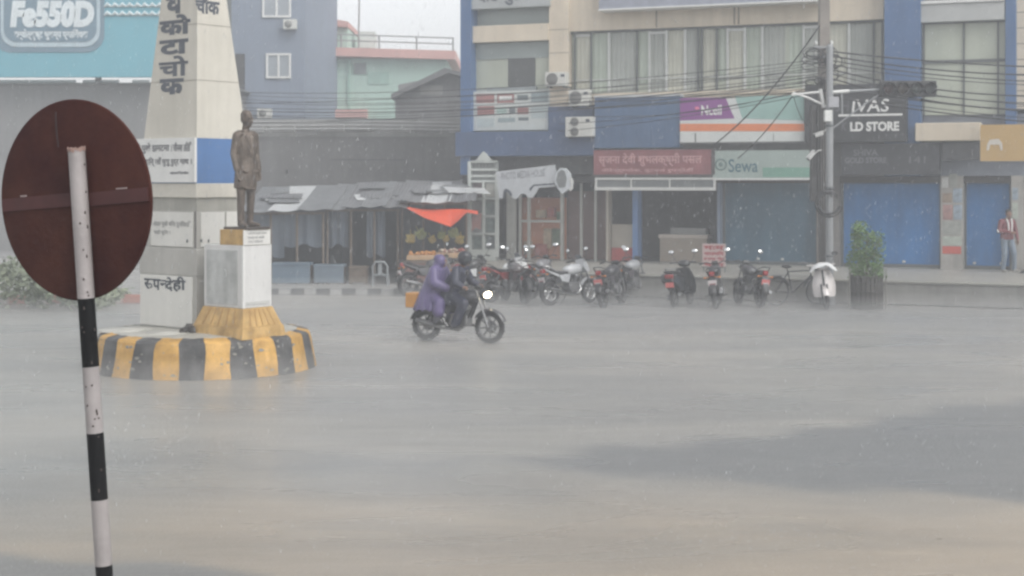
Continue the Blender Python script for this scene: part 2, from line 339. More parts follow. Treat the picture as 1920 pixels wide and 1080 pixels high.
# long glazed strip
m = B(); m.bx(ub0, ub1, 0.2, 0.24, z_w0, z_w1); st = m.build('window', glass, bld)
f1 = B(); f2 = B()
for px in (1137, 1245, 1280, 1392, 1425, 1588): f1.bx(fu(px), fu(px) + 0.075, 0.12, 0.2, z_w0, z_w1)
for px in (1213, 1360, 1503): f1.bx(fu(px), fu(px) + 0.06, 0.13, 0.2, z_w0, z_w1)
for a, b_ in ((1075, 1104), (1213, 1245), (1360, 1392), (1503, 1535)): f1.bx(fu(a), fu(b_), 0.14, 0.2, z_w1 - 0.16, z_w1 - 0.09)
f1.bx(ub0, ub1, 0.15, 0.2, 6.02, 6.05)
for px in (1073, 1104, 1190, 1305, 1312, 1340, 1635, 1651): f2.bx(fu(px), fu(px) + 0.05, 0.11, 0.2, z_w0, z_w1)
f2.bx(ub0, ub1, 0.1, 0.2, z_w1 - 0.06, z_w1)
cts = [pm('curtain_%s' % n_, c_, .8, .12, 1.5, 0, streak=.12, wave=('X', 2.2)) for n_, c_ in (('cream', (.50, .50, .42)), ('sage', (.40, .45, .38)), ('grey', (.36, .38, .35)))]
for i, (a_, b_) in enumerate(((1079, 1103), (1107, 1136), (1143, 1187), (1195, 1212), (1216, 1243), (1250, 1279), (1285, 1303), (1316, 1338), (1345, 1358), (1363, 1390), (1397, 1423), (1430, 1470), (1478, 1502), (1508, 1533), (1540, 1586), (1594, 1633), (1640, 1650))):
    m = B(); m.bx(fu(a_), fu(b_), .185, .198, z_w0 + .02 + (.25 if i % 5 == 3 else 0), z_w1 - .07); m.build('curtain', cts[(i * 7 + i // 3) % 3], st)
f1.build('pale_frame', alum, st); f2.build('dark_frame', dalum, st)
# left bay
yl = 0.1
m = B(); r = frect(880, 110, 953, 166, yl); m.bx(r[0], r[1], yl, yl + .05, r[2], r[3] + .02); m.build('window', glass, bld); m = B(); r2 = frect(1004, 108, 1032, 166, yl); m.bx(r2[0], c0 - .003, yl, yl + .05, r2[2], r2[3] + .02)
wb = m.build('window', glass, bld)
m = B(); r = frect(953, 108, 1004, 162, yl); m.bx(r[0], r[1], yl - 0.02, yl + .05, r[2], r[3] + .02); m.build('dark_pane', pm('dark_glass', (0.06, 0.065, 0.065), 0.2), bld)
m = B(); r = frect(880, 80, 1032, 110, yl); m.bx(r[0], c0 - .003, yl - .04, yl + .05, r[2], r[3]); m.build('transom_panel', glass2, bld)
m = B(); r = frect(880, -60, 1032, 47, yl); m.bx(r[0], c0 - .003, yl + .1, yl + .15, r[2], r[3]); m.build('upper_window', glass2, bld)
m = B(); r = frect(880, 166, 1032, 250, yl); m.bx(r[0], c0 - .003, yl, yl + .06, r[2], r[3] - .01); m.build('spandrel', pm('pale_spandrel', (0.42, 0.46, 0.44), 0.5, 0.1, 1, streak=.15), bld)
m = B(); r = frect(866, 246, 1115, 292, -0.5); m.bx(uL, r[1], -0.5, 0.3, r[2], r[3]); m.build('parapet', bluew, bld)
m = B(); r = frect(1032, 180, 1115, 246, -0.2); m.bx(c0, fu(1115), -0.2, 0.44, fz(1075, 246, -0.5), 4.745 + .5); m.build('blue_wall', bluew, bld)
m = B(); m.bx(fu(1115), ub1, -0.05, 0.4, 3.15, 5.29); m.build('lower_wall', greyw, bld)
# right bay with pale blinds
yr = -0.1
m = B(); m.bx(bl1, fu(1885), yr, yr + .05, fz(1800, 215, yr), fz(1800, 42, yr)); rb = m.build('window', glass, bld)
m = B(); a, bq = bl1, fu(1885)
for px in (1731, 1806, 1870): m.bx(fu(px, yr), fu(px, yr) + 0.045, yr - .05, yr, fz(1800, 215, yr), fz(1800, 42, yr))
m.bx(a, bq, yr - .05, yr, fz(1800, 118, yr), fz(1800, 112, yr)); m.bx(a, bq, yr - .05, yr, fz(1800, 44, yr), fz(1800, 40, yr)); m.build('dark_frame', dalum, rb)
m = B(); m.bx(bl1, fu(1885), yr - .25, yr + .3, fz(1800, 41, yr), fz(1800, 8, yr)); m.build('shade_panel', pm('pale_hood', (0.42, 0.43, 0.42), .5, .1), bld)
m = B(); m.bx(bl1, fu(1885), yr - .3, yr + .3, fz(1800, 7, yr), fz(1800, 1, yr)); m.build('hood_rail', white, bld)
m = B(); r = frect(1716, 230, 1838, 264, -0.7); m.bx(r[0], r[1], -0.7, 0.3, r[2], r[3]); m.build('ledge', cream, bld, bevel=.02)
m = B(); m.bx(bl1, uR, 0.0, 0.3, 3.15, fz(1800, 215, 0)); m.build('spandrel', pm('blue_grey_spandrel', (0.17, 0.19, 0.23), .5, .2, 1.5), bld)
# ground floor: lintel, piers, shutters
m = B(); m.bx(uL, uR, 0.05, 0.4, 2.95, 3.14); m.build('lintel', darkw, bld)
def shutter(p0, p1, mat, ytop):
    m = B(); m.bx(fu(p0), fu(p1), 0.32, 0.36, TZ + .06, 2.98); s_ = m.build('roller_shutter', mat, bld)
    k = B()
    for px in (p0, p1): k.bx(fu(px) - .035, fu(px) + .035, 0.26, 0.38, TZ, 2.98)
    k.bx(fu(p0) + .04, fu(p1) - .04, 0.28, 0.36, TZ, TZ + .1); k.build('guide_rail', dalum, s_)
    k = B(); uu = (fu(p0) + fu(p1)) / 2
    for q in (-.35, .35): k.bx(uu + q - .04, uu + q + .04, 0.295, 0.32, TZ + .14, TZ + .2)
    k.build('handle', alum, s_)
shutter(1353, 1529, shutg, 335); shutter(1576, 1762, shutb, 330); shutter(1808, 1894, shutb, 300)
m = B(); m.bx(fu(1531), fu(1574), 0.0, 0.42, TZ, 3.15); m.build('pier', pm('stained_pier', (0.17, .16, .15), .8, .3, 2, streak=.3), bld)
m = B(); m.bx(fu(1764), fu(1806), -0.02, 0.42, TZ, 3.15); pier = m.build('pier', pm('pier_plaster', (0.42, .40, .37), .75, .2, 2, .1, streak=.3), bld)
m = B(); m.bx(fu(1896), fu(1920), -0.02, 0.42, TZ, 3.15); pier2 = m.build('pier', pm('pier_plaster', (0.4, .4, .4)), bld)
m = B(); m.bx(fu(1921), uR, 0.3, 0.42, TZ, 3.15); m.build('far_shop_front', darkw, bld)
# open shops: floors, backs and sides of the recesses
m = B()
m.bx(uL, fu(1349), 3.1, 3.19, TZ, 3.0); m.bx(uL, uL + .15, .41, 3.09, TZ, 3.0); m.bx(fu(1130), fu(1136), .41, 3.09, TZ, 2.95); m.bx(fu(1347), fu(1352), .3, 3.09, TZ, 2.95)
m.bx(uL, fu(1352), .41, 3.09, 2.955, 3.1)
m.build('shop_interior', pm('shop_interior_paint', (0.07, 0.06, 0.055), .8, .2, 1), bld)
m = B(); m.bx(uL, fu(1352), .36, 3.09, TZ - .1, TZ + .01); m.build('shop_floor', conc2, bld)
# glazed shop with warm boards inside
m = B(); m.bx(fu(962), fu(1046), 0.75, 0.8, TZ + .02, 2.5); m.build('warm_back_board', pm('warm_board', (0.42, 0.17, 0.085), .6, .15, 1.2), bld)
m = B(); m.bx(fu(1046), fu(1130), 0.9, 0.95, TZ + .02, 2.7); m.build('brown_back_board', pm('brown_board', (0.16, 0.09, 0.075), .6, .2, 1.2), bld)
m = B()
for px, wd in ((945, .3), (968, .07), (984, .09), (1046, .1), (1083, .07), (1110, .07)): m.bx(fu(px), fu(px) + wd, .2, .28, TZ, 2.95)
m.bx(fu(968), fu(1046), .21, .27, 1.75, 1.82); m.build('door_frame', pm('door_frame_paint', (.36, .36, .33), .5), bld)
m = B()
for i, (px, z, ww, hh) in enumerate(((1000, 2.0, .3, .24), (1020, 2.05, .22, .3), (1036, 1.95, .2, .25), (975, 0.95, .25, .4), (1000, .9, .4, .35), (1030, 1.3, .3, .5), (1012, 1.25, .25, .6))):
    m = B(); m.bx(fu(px) - ww / 2, fu(px) + ww / 2, .6 + .01 * i, .74, z - hh / 2, z + hh / 2); m.build('display_panel', [pm('goods_tan', (.4, .3, .2), .6, .4, 5), pm('goods_red', (.3, .08, .06), .6, .4, 5), pm('goods_green', (.12, .16, .1), .6, .4, 5)][i % 3], bld)
# open shop under the red sign
m = B(); m.bx(fu(1136), fu(1140), 0.0, .4, TZ, 2.95, 0); m.bx(fu(1141), fu(1184), .3, .38, 1.02, 1.72, 0); m.build('shop_counter_wall', pm('counter_cream', (.40, .36, .30), .6, .12, 2), bld)
m = B(); m.bx(fu(1141), fu(1185), .28, .38, TZ + .02, 1.015); m.build('red_base', pm('red_base_paint', (.42, .07, .06), .6, .2, 2), bld)
m = B(); m.bx(fu(1186), fu(1196), -.02, .4, TZ, 2.95); m.build('blue_post', pm('blue_post_paint', (.10, .19, .38), .5, .1), bld)
m = B(); m.bx(fu(1345), fu(1351), -.02, .4, TZ, 2.95); m.build('grey_post', pm('grey_blue_post', (.16, .2, .27), .5, .1), bld)
# ------------------------------------------------------------------ signs, air conditioners and fittings on the building
def sign(name, label, px0, py0, px1, py1, yf, dep, mat, group=None, bevel=.0):
    r = frect(px0, py0, px1, py1, yf); t_ = fthing(name, label, 'sign', (r[0] + r[1]) / 2, yf, r[2], group)
    o = ((r[0] + r[1]) / 2, yf, r[2]); fbox(MB(o), r, yf, yf + dep).build('panel', mat, t_, bevel=bevel); return t_, o, r
lett = lambda n, c: pm('lettering_' + n, c, .5, .05)
def ftxt(o, t_, items, mat, y, name='lettering'):
    m = MB(o)
    for s_, px0, py0, px1, py1, kw in items:
        rr = frect(px0, py0, px1, py1, y); m.text(s_, rr, fplane(y), **kw)
    return m.build(name, mat, t_)
LW = lett('white', (.75, .75, .73)); LD = lett('dark', (.06, .07, .09))
# lettered strip along the top
t_, o, r = sign('fascia_sign', 'long dark blue fascia sign with white edge above the cream beam', 1127, -75, 1545, -10, -0.55, .5, pm('fascia_blue', (.07, .09, .17), .4, .15))
m = MB(o); rr = frect(1127, -6, 1545, 8, -0.55); m.bx(r[0] - .05, r[1], -0.6, 0.0, rr[2], r[2] - .003); m.build('edge_strip', pm('fascia_strip', (.28, .30, .36), .5, .2, 4), t_)
m = MB(o); m.bx(r[0] - .06, r[1], -.64, 0.0, rr[2] - .05, rr[2] - .002); m.build('white_edge', white, t_)
# corner letters top left
t_, o, r = sign('upper_sign', 'grey sign board with dark lettering at the top of the left bay', 883, -50, 1030, 14, -0.25, .2, pm('upper_sign_grey', (.36, .38, .38), .5, .1))
ftxt(o, t_, [('दाङ बुटवल', 895, -22, 1012, 10, dict(bold=.03))], LD, -0.25)
# advertising board in the left bay
t_, o, r = sign('advert_board', 'pale advert board of small red and green squares under the left bay window', 886, 170, 1031, 244, -0.12, .08, pm('advert_pale', (.52, .55, .53), .45, .06))
m = MB(o)
for (a, b_, c_, d_, mi) in ((893, 176, 927, 193, 0), (932, 175, 964, 193, 1), (970, 178, 990, 188, 2), (996, 173, 1028, 192, 3), (895, 199, 927, 215, 0), (932, 203, 950, 214, 4), (955, 202, 966, 213, 2), (970, 202, 991, 214, 1), (996, 200, 1029, 222, 5), (934, 221, 966, 229, 3), (895, 222, 927, 238, 5), (972, 220, 991, 226, 2)):
    fbox(m, frect(a, b_, c_, d_, -.12), -.126, -.119, mi)
m.build('picture', [pm('ad_red', (.33, .15, .14)), pm('ad_rust', (.30, .13, .12)), pm('ad_ink', (.12, .15, .16)), pm('ad_teal', (.26, .32, .33)), pm('ad_mint', (.34, .46, .42)), pm('ad_sky', (.42, .48, .48))], t_)
m = MB(o); fbox(m, frect(936, 180, 960, 188, -.12), -.13, -.1262); m.build('picture_centre', white, t_)
t_, o, r = sign('window_sign', 'narrow grey sign strip just below the dark window pane', 913, 163, 1005, 171, -0.06, .1, pm('strip_grey', (.22, .25, .26), .5, .2, 5))
# blue hoarding
t_, o, r = sign('blue_hoarding', 'plain blue sheet hoarding above the faded red shop sign', 1115, 182, 1275, 277, -0.55, .35, pm('hoarding_blue', (.06, .12, .23), .45, .12, .8, streak=.2))
m = MB(o); m.bx(r[0] - .02, r[1] + .02, -.57, -.16, r[3] + .003, r[3] + .06); m.build('top_rail', pm('rail_pale', (.5, .52, .54)), t_)
m = MB(o)
for i in range(1, 6): q = r[0] + (r[1] - r[0]) * i / 6; m.bx(q, q + .02, -.556, -.549, r[2], r[3])
m.build('sheet_seam', pm('seam_blue', (.05, .10, .2)), t_)
# phone company board
t_, o, r = sign('phone_shop_sign', 'purple and orange phone company board reading Ncell', 1275, 184, 1508, 268, -0.6, .3, pm('board_white', (.62, .64, .62), .4, .06))
m = MB(o); y = -.6
def fq(pts, mi, h=.004): m.prism([(fu(a, y), y - .0005, fz(a, b_, y)) for a, b_ in pts], (0, -h, 0), mi)
fq([(1275, 184), (1360, 182), (1377, 222), (1275, 226)], 0); fq([(1275, 232), (1508, 232), (1508, 246), (1275, 246)], 1)
fq([(1378, 181), (1508, 178), (1508, 226), (1392, 222)], 2)
m.build('colour_band', [pm('phone_purple', (.22, .05, .24), .4, .08), pm('phone_orange', (.72, .22, .08), .4, .08), pm('phone_teal', (.28, .44, .40), .4, .1)], t_)
ftxt(o, t_, [('Ncell', 1315, 197, 1353, 216, dict(bold=.025))], LW, -.606)
m = MB(o); m.ell((fu(1307, y), y - .008, fz(1307, 203, y)), (.07, .01, .045)); m.build('emblem', pm('emblem_pink', (.7, .18, .3)), t_)
m = MB(o); fbox(m, frect(1303, 250, 1305, 267, y), y - .006, y - .0005); fbox(m, frect(1450, 250, 1451, 267, y), y - .006, y - .0005); fbox(m, frect(1275, 266, 1508, 269, y), y - .02, y - .0005); m.build('panel_joint', pm('joint_dark', (.12, .12, .12)), t_)
# red shop sign
t_, o, r = sign('red_shop_sign', 'faded red shop sign with worn pale lettering above the open shop', 1113, 281, 1334, 327, -0.9, .12, pm('sign_red', (.20, .055, .062), .5, .2, 1.2, c2=(.26, .09, .095), streak=.2))
ftxt(o, t_, [('सृजना देवी शुभलक्ष्मी पसल', 1122, 287, 1316, 312, dict(bold=.015)), ('वीरेन्द्रचोक, बुटवल रुपन्देही', 1128, 315, 1300, 324, dict(bold=.01))], pm('lettering_rose', (.52, .30, .30), .5, .2, 3), -.9)
m = MB(o); m.bx(r[0] - .04, r[1] + .04, -.92, -.77, r[2] - .07, r[2] - .003); m.bx(r[1] + .003, r[1] + .10, -.92, -.77, r[2], r[3]); m.build('frame', pm('sign_frame_dark', (.07, .06, .06)), t_)
# awning frame under it
r = frect(1116, 333, 1342, 357, -0.9); o = (r[0], -.9, r[2]); t_ = fthing('awning_frame', 'pale metal awning frame hung under the faded red sign', 'awning', *o)
m = MB(o)
m.bx(r[0], r[1], -.93, -.87, r[3] - .06, r[3]); m.bx(r[0], r[1], -.94, -.86, r[2], r[2] + .09); m.bx(r[0], r[0] + .06, -.93, -.87, r[2] + .09, r[3] - .06); m.bx(r[1] - .06, r[1], -.93, -.87, r[2] + .09, r[3] - .06)
for k in (.3, .62): q = r[0] + (r[1] - r[0]) * k; m.bx(q, q + .04, -.92, -.88, r[2] + .09, r[3] - .06)
for q in (r[0] + .03, r[1] - .05): m.bx(q, q + .03, -.86, .05, r[3] - .05, r[3] - .02)
m.build('frame', pm('awning_white', (.55, .55, .53), .5, .12), t_)
m = MB(o); m.bx(r[0] + .06, r[1] - .06, -.9, -.88, r[2] + .092, r[3] - .062); m.build('screen', pm('awning_grey', (.16, .17, .17), .7, .2, 3), t_)
# pale green finance sign
t_, o, r = sign('finance_office_sign', 'pale green office sign reading Sewa with round emblem', 1336, 282, 1524, 334, -0.9, .15, pm('sign_pale_green', (.34, .41, .38), .5, .08, 1, streak=.12))
ftxt(o, t_, [('Sewa', 1366, 298, 1421, 323, dict(bold=.012))], pm('lettering_teal', (.05, .13, .16)), -.9)
m = MB(o); y = -.9; m.torus((fu(1352, y), y - .006, fz(1352, 308, y)), .15, .03, Matrix.Rotation(R(90), 3, 'X'), n=20, k=6, sq=.3); m.ell((fu(1352, y), y - .006, fz(1352, 308, y)), (.07, .008, .07)); m.build('emblem', pm('emblem_grey_green', (.15, .21, .2)), t_)
m = MB(o); fbox(m, frect(1430, 314, 1523, 332, y), y - .006, y - .0005); m.build('green_strip', pm('strip_green', (.16, .32, .25), .5, .1), t_)
m = MB(o); m.bx(r[0], r[1], -.93, -.74, r[2] - .05, r[2] - .003); m.build('white_edge', white, t_)
# black boards
t_, o, r = sign('gold_store_sign', 'large black board reading IVAS and LD STORE behind the poles', 1509, 158, 1700, 266, -0.75, .3, black)
ftxt(o, t_, [('IVAS', 1597, 186, 1667, 210, dict(bold=.012, shear=.1)), ('LD STORE', 1594, 228, 1686, 246, dict(bold=.045))], LW, -.75)
ftxt(o, t_, [('K', 1577, 229, 1588, 245, dict(bold=.02, shear=.2)), ('SH', 1566, 188, 1592, 209, dict(bold=.0, shear=.1))], pm('lettering_worn', (.11, .11, .12)), -.75, 'worn_lettering')
m = MB(o); m.prism([(fu(a, -.75), -.7505, fz(a, b_, -.75)) for a, b_ in ((1572, 214.5), (1692, 212.5), (1692, 216.5), (1572, 218.5))], (0, -.006, 0)); m.build('underline', LW, t_)
t_, o, r = sign('lower_gold_store_sign', 'dark board with faint grey GOLD STORE lettering above the wide blue shutter', 1578, 269, 1762, 328, -0.55, .2, pm('lower_board', (.035, .036, .042), .5, .2))
ftxt(o, t_, [('SHIVA', 1600, 280, 1646, 292, dict(bold=.02)), ('GOLD STORE', 1584, 295, 1662, 306, dict(bold=.03)), ('141', 1705, 293, 1735, 306, dict(bold=.0))], pm('lettering_faint', (.16, .165, .18)), -.55)
t_, o, r = sign('dark_side_board', 'narrow dark shop board tucked above the right-hand blue shutter', 1766, 268, 1836, 300, -0.5, .2, pm('side_board', (.06, .06, .065), .5, .2))
t_, o, r = sign('tan_hanging_sign', 'tan square sign with pale house emblem hanging at the far right', 1838, 233, 1990, 302, -1.5, .12, pm('sign_tan', (.50, .33, .13), .5, .08, 1))
m = MB(o); y = -1.5
m.prism([(fu(a, y), y - .0005, fz(a, b_, y)) for a, b_ in ((1850, 282), (1851, 270), (1856, 262), (1872, 260), (1879, 268), (1880, 282), (1876, 282), (1874, 271), (1857, 271), (1854, 282))], (0, -.006, 0)); m.build('emblem', pm('emblem_pale', (.60, .56, .50)), t_)
m = MB(o); m.bx(r[0] + .02, r[0] + .06, -1.42, -.4, r[3] - .1, r[3] - .06); m.bx(r[1] - .4, r[1] - .36, -1.42, -.4, r[3] - .1, r[3] - .06); m.build('bracket', dalum, t_)
# photo studio: framed display tower, slanted scalloped board, hanging watch-shaped sign
yk = -.55; o = (fu(905, yk), yk, TZ); t_ = fthing('photo_display_stand', 'tall white display frame of pictures with pointed top outside the photo shop', 'display stand', *o)
def up(px, py, y_=yk): return (fu(px, y_), y_, fz(px, py, y_))
zb = TZ; wmat = pm('display_white', (.55, .58, .55), .5, .1, 1.5, streak=.15)
m = MB(o)
def bar(a, b_, c_, d_): m.prism([up(a, b_), up(c, b_) if False else up(c_, b_), up(c_, d_), up(a, d_)], (0, .08, 0))
bar(877, 303, 883, 497); bar(904, 340, 908, 470); bar(928, 325, 934, 482)
for yy in (301, 316, 328, 338): bar(883, yy, 930, yy + 4)
for yy in (371, 404, 437): bar(883, yy, 929, yy + 3)
bar(883, 468, 929, 497)
m.build('frame', wmat, t_)
m = MB(o); m.prism([up(a, b_) for a, b_ in ((878, 303), (893, 300), (902, 288), (906, 284), (911, 288), (920, 300), (934, 303))], (0, .07, 0)); m.build('pediment', wmat, t_)
m = MB(o); m.prism([up(879, 304), up(932, 304), up(932, 497), up(879, 497)], (0, .02, 0)); bk = m.build('back_panel', pm('display_back', (.30, .32, .31), .6, .12, 2), t_); bk.location.y += .1
m = MB(o)
pic = [(886, 343, 903, 369, 0), (910, 344, 926, 369, 1), (886, 377, 903, 402, 2), (909, 380, 927, 402, 3), (886, 409, 903, 436, 2), (910, 410, 927, 435, 3), (886, 444, 903, 466, 3), (910, 444, 927, 466, 4)]
for a, b_, c_, d_, mi in pic: m.prism([(lambda q: (q[0], q[1] + .07, q[2]))(up(*p)) for p in ((a, b_), (c_, b_), (c_, d_), (a, d_))], (0, .02, 0), mi)
m.build('photograph', [pm('photo_brown', (.14, .11, .11), .4, .5, 6), pm('photo_pale', (.42, .42, .38), .4, .2, 5), pm('photo_grey', (.2, .2, .2), .4, .4, 6), pm('photo_green', (.16, .2, .19), .4, .4, 6), pm('photo_dark', (.12, .14, .14), .4, .4, 6)], t_)
m = MB(o)
for i in range(7): x = 886 + i * 6.3; m.prism([(lambda q: (q[0], q[1] + .05, q[2]))(up(*p)) for p in ((x, 306), (x + 3, 306), (x + 3, 314), (x, 314))], (0, .02, 0))
for i in range(9): x = 886 + i * 5; m.prism([(lambda q: (q[0], q[1] + .05, q[2]))(up(*p)) for p in ((x, 320), (x + 2.6, 320), (x + 2.6, 327), (x, 327))], (0, .02, 0))
m.build('lettering', pm('lettering_grey', (.2, .21, .2)), t_)
ys_ = -1.0; o = (fu(985, ys_), ys_, fz(985, 376, ys_)); t_ = fthing('photo_shop_sign', 'slanting white photo shop board with scalloped lower edge', 'sign', *o)
def us(px, py, dy=0): return (fu(px, ys_), ys_ + dy, fz(px, py, ys_))
m = MB(o)
low = [(1040, 350), (1010, 352), (1003, 364), (998, 371), (990, 370), (985, 364), (977, 363), (972, 370), (966, 374), (960, 370), (957, 360), (950, 354), (945, 360), (942, 372), (936, 372)]
m.prism([us(930, 322), us(1040, 309), us(1044, 340)] + [us(*p) for p in low], (0, .06, 0)); m.build('panel', pm('photo_sign_white', (.5, .52, .54), .5, .1, 1.5, streak=.12), t_)
m = MB(o); m.prism([us(*p, -.0005) for p in ((993, 352), (995, 351), (1000, 346), (1040, 343), (1040, 346), (1001, 349), (996, 358), (993, 358))], (0, -.006, 0)); m.prism([us(*p, -.0005) for p in ((944, 358), (949, 353), (957, 358), (961, 366), (957, 368), (952, 360), (947, 362), (945, 372), (943, 370))], (0, -.006, 0)); m.build('ornament', LD, t_)
rr = frect(940, 322, 1022, 336, ys_); m = MB(o); m.text('PHOTO MEDIA HOUSE', (rr[0], rr[1], 0, rr[3] - rr[2]), lambda a, z, h: (a, ys_ - h, rr[2] + z - .03 + (a - rr[0]) / (rr[1] - rr[0]) * .12), bold=.02); m.build('lettering', pm('lettering_mid', (.25, .26, .28)), t_)
yw = -1.15; o = (fu(1054, yw), yw, fz(1054, 362, yw)); t_ = fthing('watch_sign', 'hanging watch-shaped sign with grey dial beside the photo shop board', 'sign', *o)
def uw(px, py, dy=0): return (fu(px, yw), yw + dy, fz(px, py, yw))
m = MB(o); m.prism([uw(*p) for p in ((1044, 322), (1050, 315), (1060, 315), (1069, 325), (1071, 350), (1062, 358), (1054, 364), (1046, 354), (1041, 345), (1040, 330))], (0, .08, 0)); m.build('case', pm('watch_white', (.55, .58, .60), .4, .1), t_)
m = MB(o); m.prism([uw(*p, -.0005) for p in ((1047, 323), (1053, 318), (1059, 321), (1063, 335), (1060, 351), (1048, 352), (1043, 338))], (0, -.012, 0)); m.build('dial', pm('dial_grey', (.17, .18, .18), .4, .2), t_)
m = MB(o); m.prism([uw(*p) for p in ((1066, 333), (1070, 333), (1073, 338), (1073, 354), (1069, 358), (1067, 356), (1069, 350), (1068, 340))], (0, .07, 0)); m.build('strap', white, t_)
# air conditioners
def aircon(label, px0, py0, px1, py1, yf, rows=1):
    r = frect(px0, py0, px1, py1, yf); o = ((r[0] + r[1]) / 2, yf, r[2]); t_ = fthing('air_conditioner', label, 'air conditioner', *o, group='air conditioners on the facades')
    m = MB(o); m.bx(r[0], r[1], yf, yf + .3, r[2], r[3]); m.build('casing', pm('ac_white', (.62, .62, .58), .45, .07, 2, streak=.12), t_, bevel=.012)
    hh = (r[3] - r[2]) / rows
    for i in range(rows):
        cz = r[2] + hh * (i + .5); cx = r[0] + (r[1] - r[0]) * .34; rad = min(hh * .42, (r[1] - r[0]) * .3)
        m = MB(o); M = Matrix.Rotation(R(90), 3, 'X'); m.lathe([(0.001, .006), (rad, .006), (rad, -.01), (rad * 1.04, -.01)], 20, (cx, yf - .002, cz), M)
        for k in (.25, .5, .75, 1.0): m.torus((cx, yf - .012, cz), rad * k, .007, M, n=20, k=5)
        for k in range(4): a = k * math.pi / 4; m.tube([(cx - rad * math.cos(a), yf - .012, cz - rad * math.sin(a)), (cx + rad * math.cos(a), yf - .012, cz + rad * math.sin(a))], .006, 5)
        m.build('fan_grille', pm('ac_grille', (.2, .2, .19), .5), t_)
    m = MB(o); m.bx(r[0] + .05, r[0] + .1, yf + .02, .3 if yf > -.6 else yf + .6, r[2] - .05, r[2] - .003); m.bx(r[1] - .1, r[1] - .05, yf + .02, .3 if yf > -.6 else yf + .6, r[2] - .05, r[2] - .003); m.build('bracket', dalum, t_)
    m = MB(o); a = r[1] - .25 * (r[1] - r[0]); m.bx(a, a + .12, yf - .005, yf - .0005, r[3] - .15, r[3] - .07); m.build('badge', LD, t_)
aircon('single fan white air conditioner hung on the cream column', 1022, 135, 1061, 161, -.5)
aircon('double white air conditioner below a window edge, half lost behind cables', 1066, 168, 1104, 198, -.5, 1)
aircon('tall two fan white air conditioner beside the blue hoarding', 1060, 219, 1111, 256, -.8, 2)
# posters on the two piers
posters = [(1766, 332, 1778, 352, 0), (1780, 326, 1795, 350, 4), (1767, 362, 1785, 380, 1), (1768, 384, 1786, 412, 2), (1787, 353, 1804, 380, 3), (1788, 384, 1804, 412, 3), (1767, 415, 1803, 440, 4), (1768, 443, 1803, 460, 5), (1767, 462, 1802, 476, 6), (1898, 352, 1909, 375, 3), (1898, 380, 1909, 410, 5)]
pmats = [pm('poster_white', (.6, .6, .58), .7, .3, 5), pm('poster_tan', (.32, .24, .18), .7, .5, 6), pm('poster_rose', (.38, .22, .2), .7, .45, 6), pm('poster_blue', (.3, .36, .42), .7, .6, 7), pm('poster_grey', (.34, .35, .32), .7, .3, 6), pm('poster_mint', (.42, .46, .40), .7, .3, 6), pm('poster_red', (.55, .10, .07), .6, .15, 3)]
plabs = ['small white torn paper at the top of the poster pier', 'grey notice beside the torn paper on the pier top', 'small tan poster under the torn white paper', 'rose coloured poster in the middle of the pier', 'upper blue and white poster on the pier edge', 'lower blue and white poster on the pier edge', 'wide grey notice above the mint notice', 'mint coloured notice just above the red poster', 'bright red banner poster low on the pier', 'upper blue poster on the pier behind the leaning man', 'pale mint poster on the pier behind the leaning man']
for (a, b_, c_, d_, mi), lb in zip(posters, plabs):
    r = frect(a, b_, c_, d_, -.02); oo = ((r[0] + r[1]) / 2, -.02, r[2]); m = MB(oo); m.bx(r[0], r[1], -.028, -.0205, r[2], r[3])
    q = m.build('poster', pmats[mi], None, FW(*oo), FA); tag(q, lb, 'poster', 'posters pasted on the piers')
# display counter inside the open shop
o = (fu(1280, .3), .6, TZ + .012); t_ = fthing('display_counter', 'long cream display counter with pale glass top inside the open shop', 'counter', *o)
a, b_ = fu(1237, .5), fu(1325, .5)
m = MB(o); m.bx(a, b_, .5, 1.0, TZ + .012, 1.32); m.build('cabinet', pm('counter_tan', (.30, .25, .20), .6, .15, 2), t_, bevel=.01)
m = MB(o); m.bx(a - .03, b_ + .03, .47, 1.03, 1.322, 1.42); m.build('top', pm('counter_top', (.48, .42, .36), .4), t_)
m = MB(o); m.bx(a + .3, b_ - .05, .6, .95, 1.424, 1.62); m.build('glass_case', pm('case_glass', (.22, .22, .21), .15), t_)
# price board on the terrace
yb = -3.6; r = frect(1317, 457, 1360, 500, yb); o = ((r[0] + r[1]) / 2, yb, TZ); t_ = fthing('price_board', 'small standing red and white price board behind the middle parked motorcycle', 'sign board', *o)
m = MB(o); m.bx(r[0], r[1], yb, yb + .04, r[2], r[3]); m.build('panel', pm('price_board_pale', (.50, .38, .36), .5, .1), t_)
m = MB(o)
for k in range(4):
    z1 = r[3] - .05 - k * (r[3] - r[2]) * .24; m.text(['मःम', 'चाउमिन', 'खाजा सेट', 'चिया'][k], (r[0] + .04, r[1] - .04, z1 - .11, z1), fplane(yb), bold=.04)
m.build('lettering', pm('price_red', (.36, .05, .06)), t_)
m = MB(o)
for q in (r[0] + .02, r[1] - .02): m.cyl((q, yb + .05, TZ), (q, yb + .05, r[3]), .015)
m.bx(r[0] - .01, r[1] + .01, yb - .01, yb + .0, r[2] - .03, r[2] - .002); m.build('leg', dalum, t_)
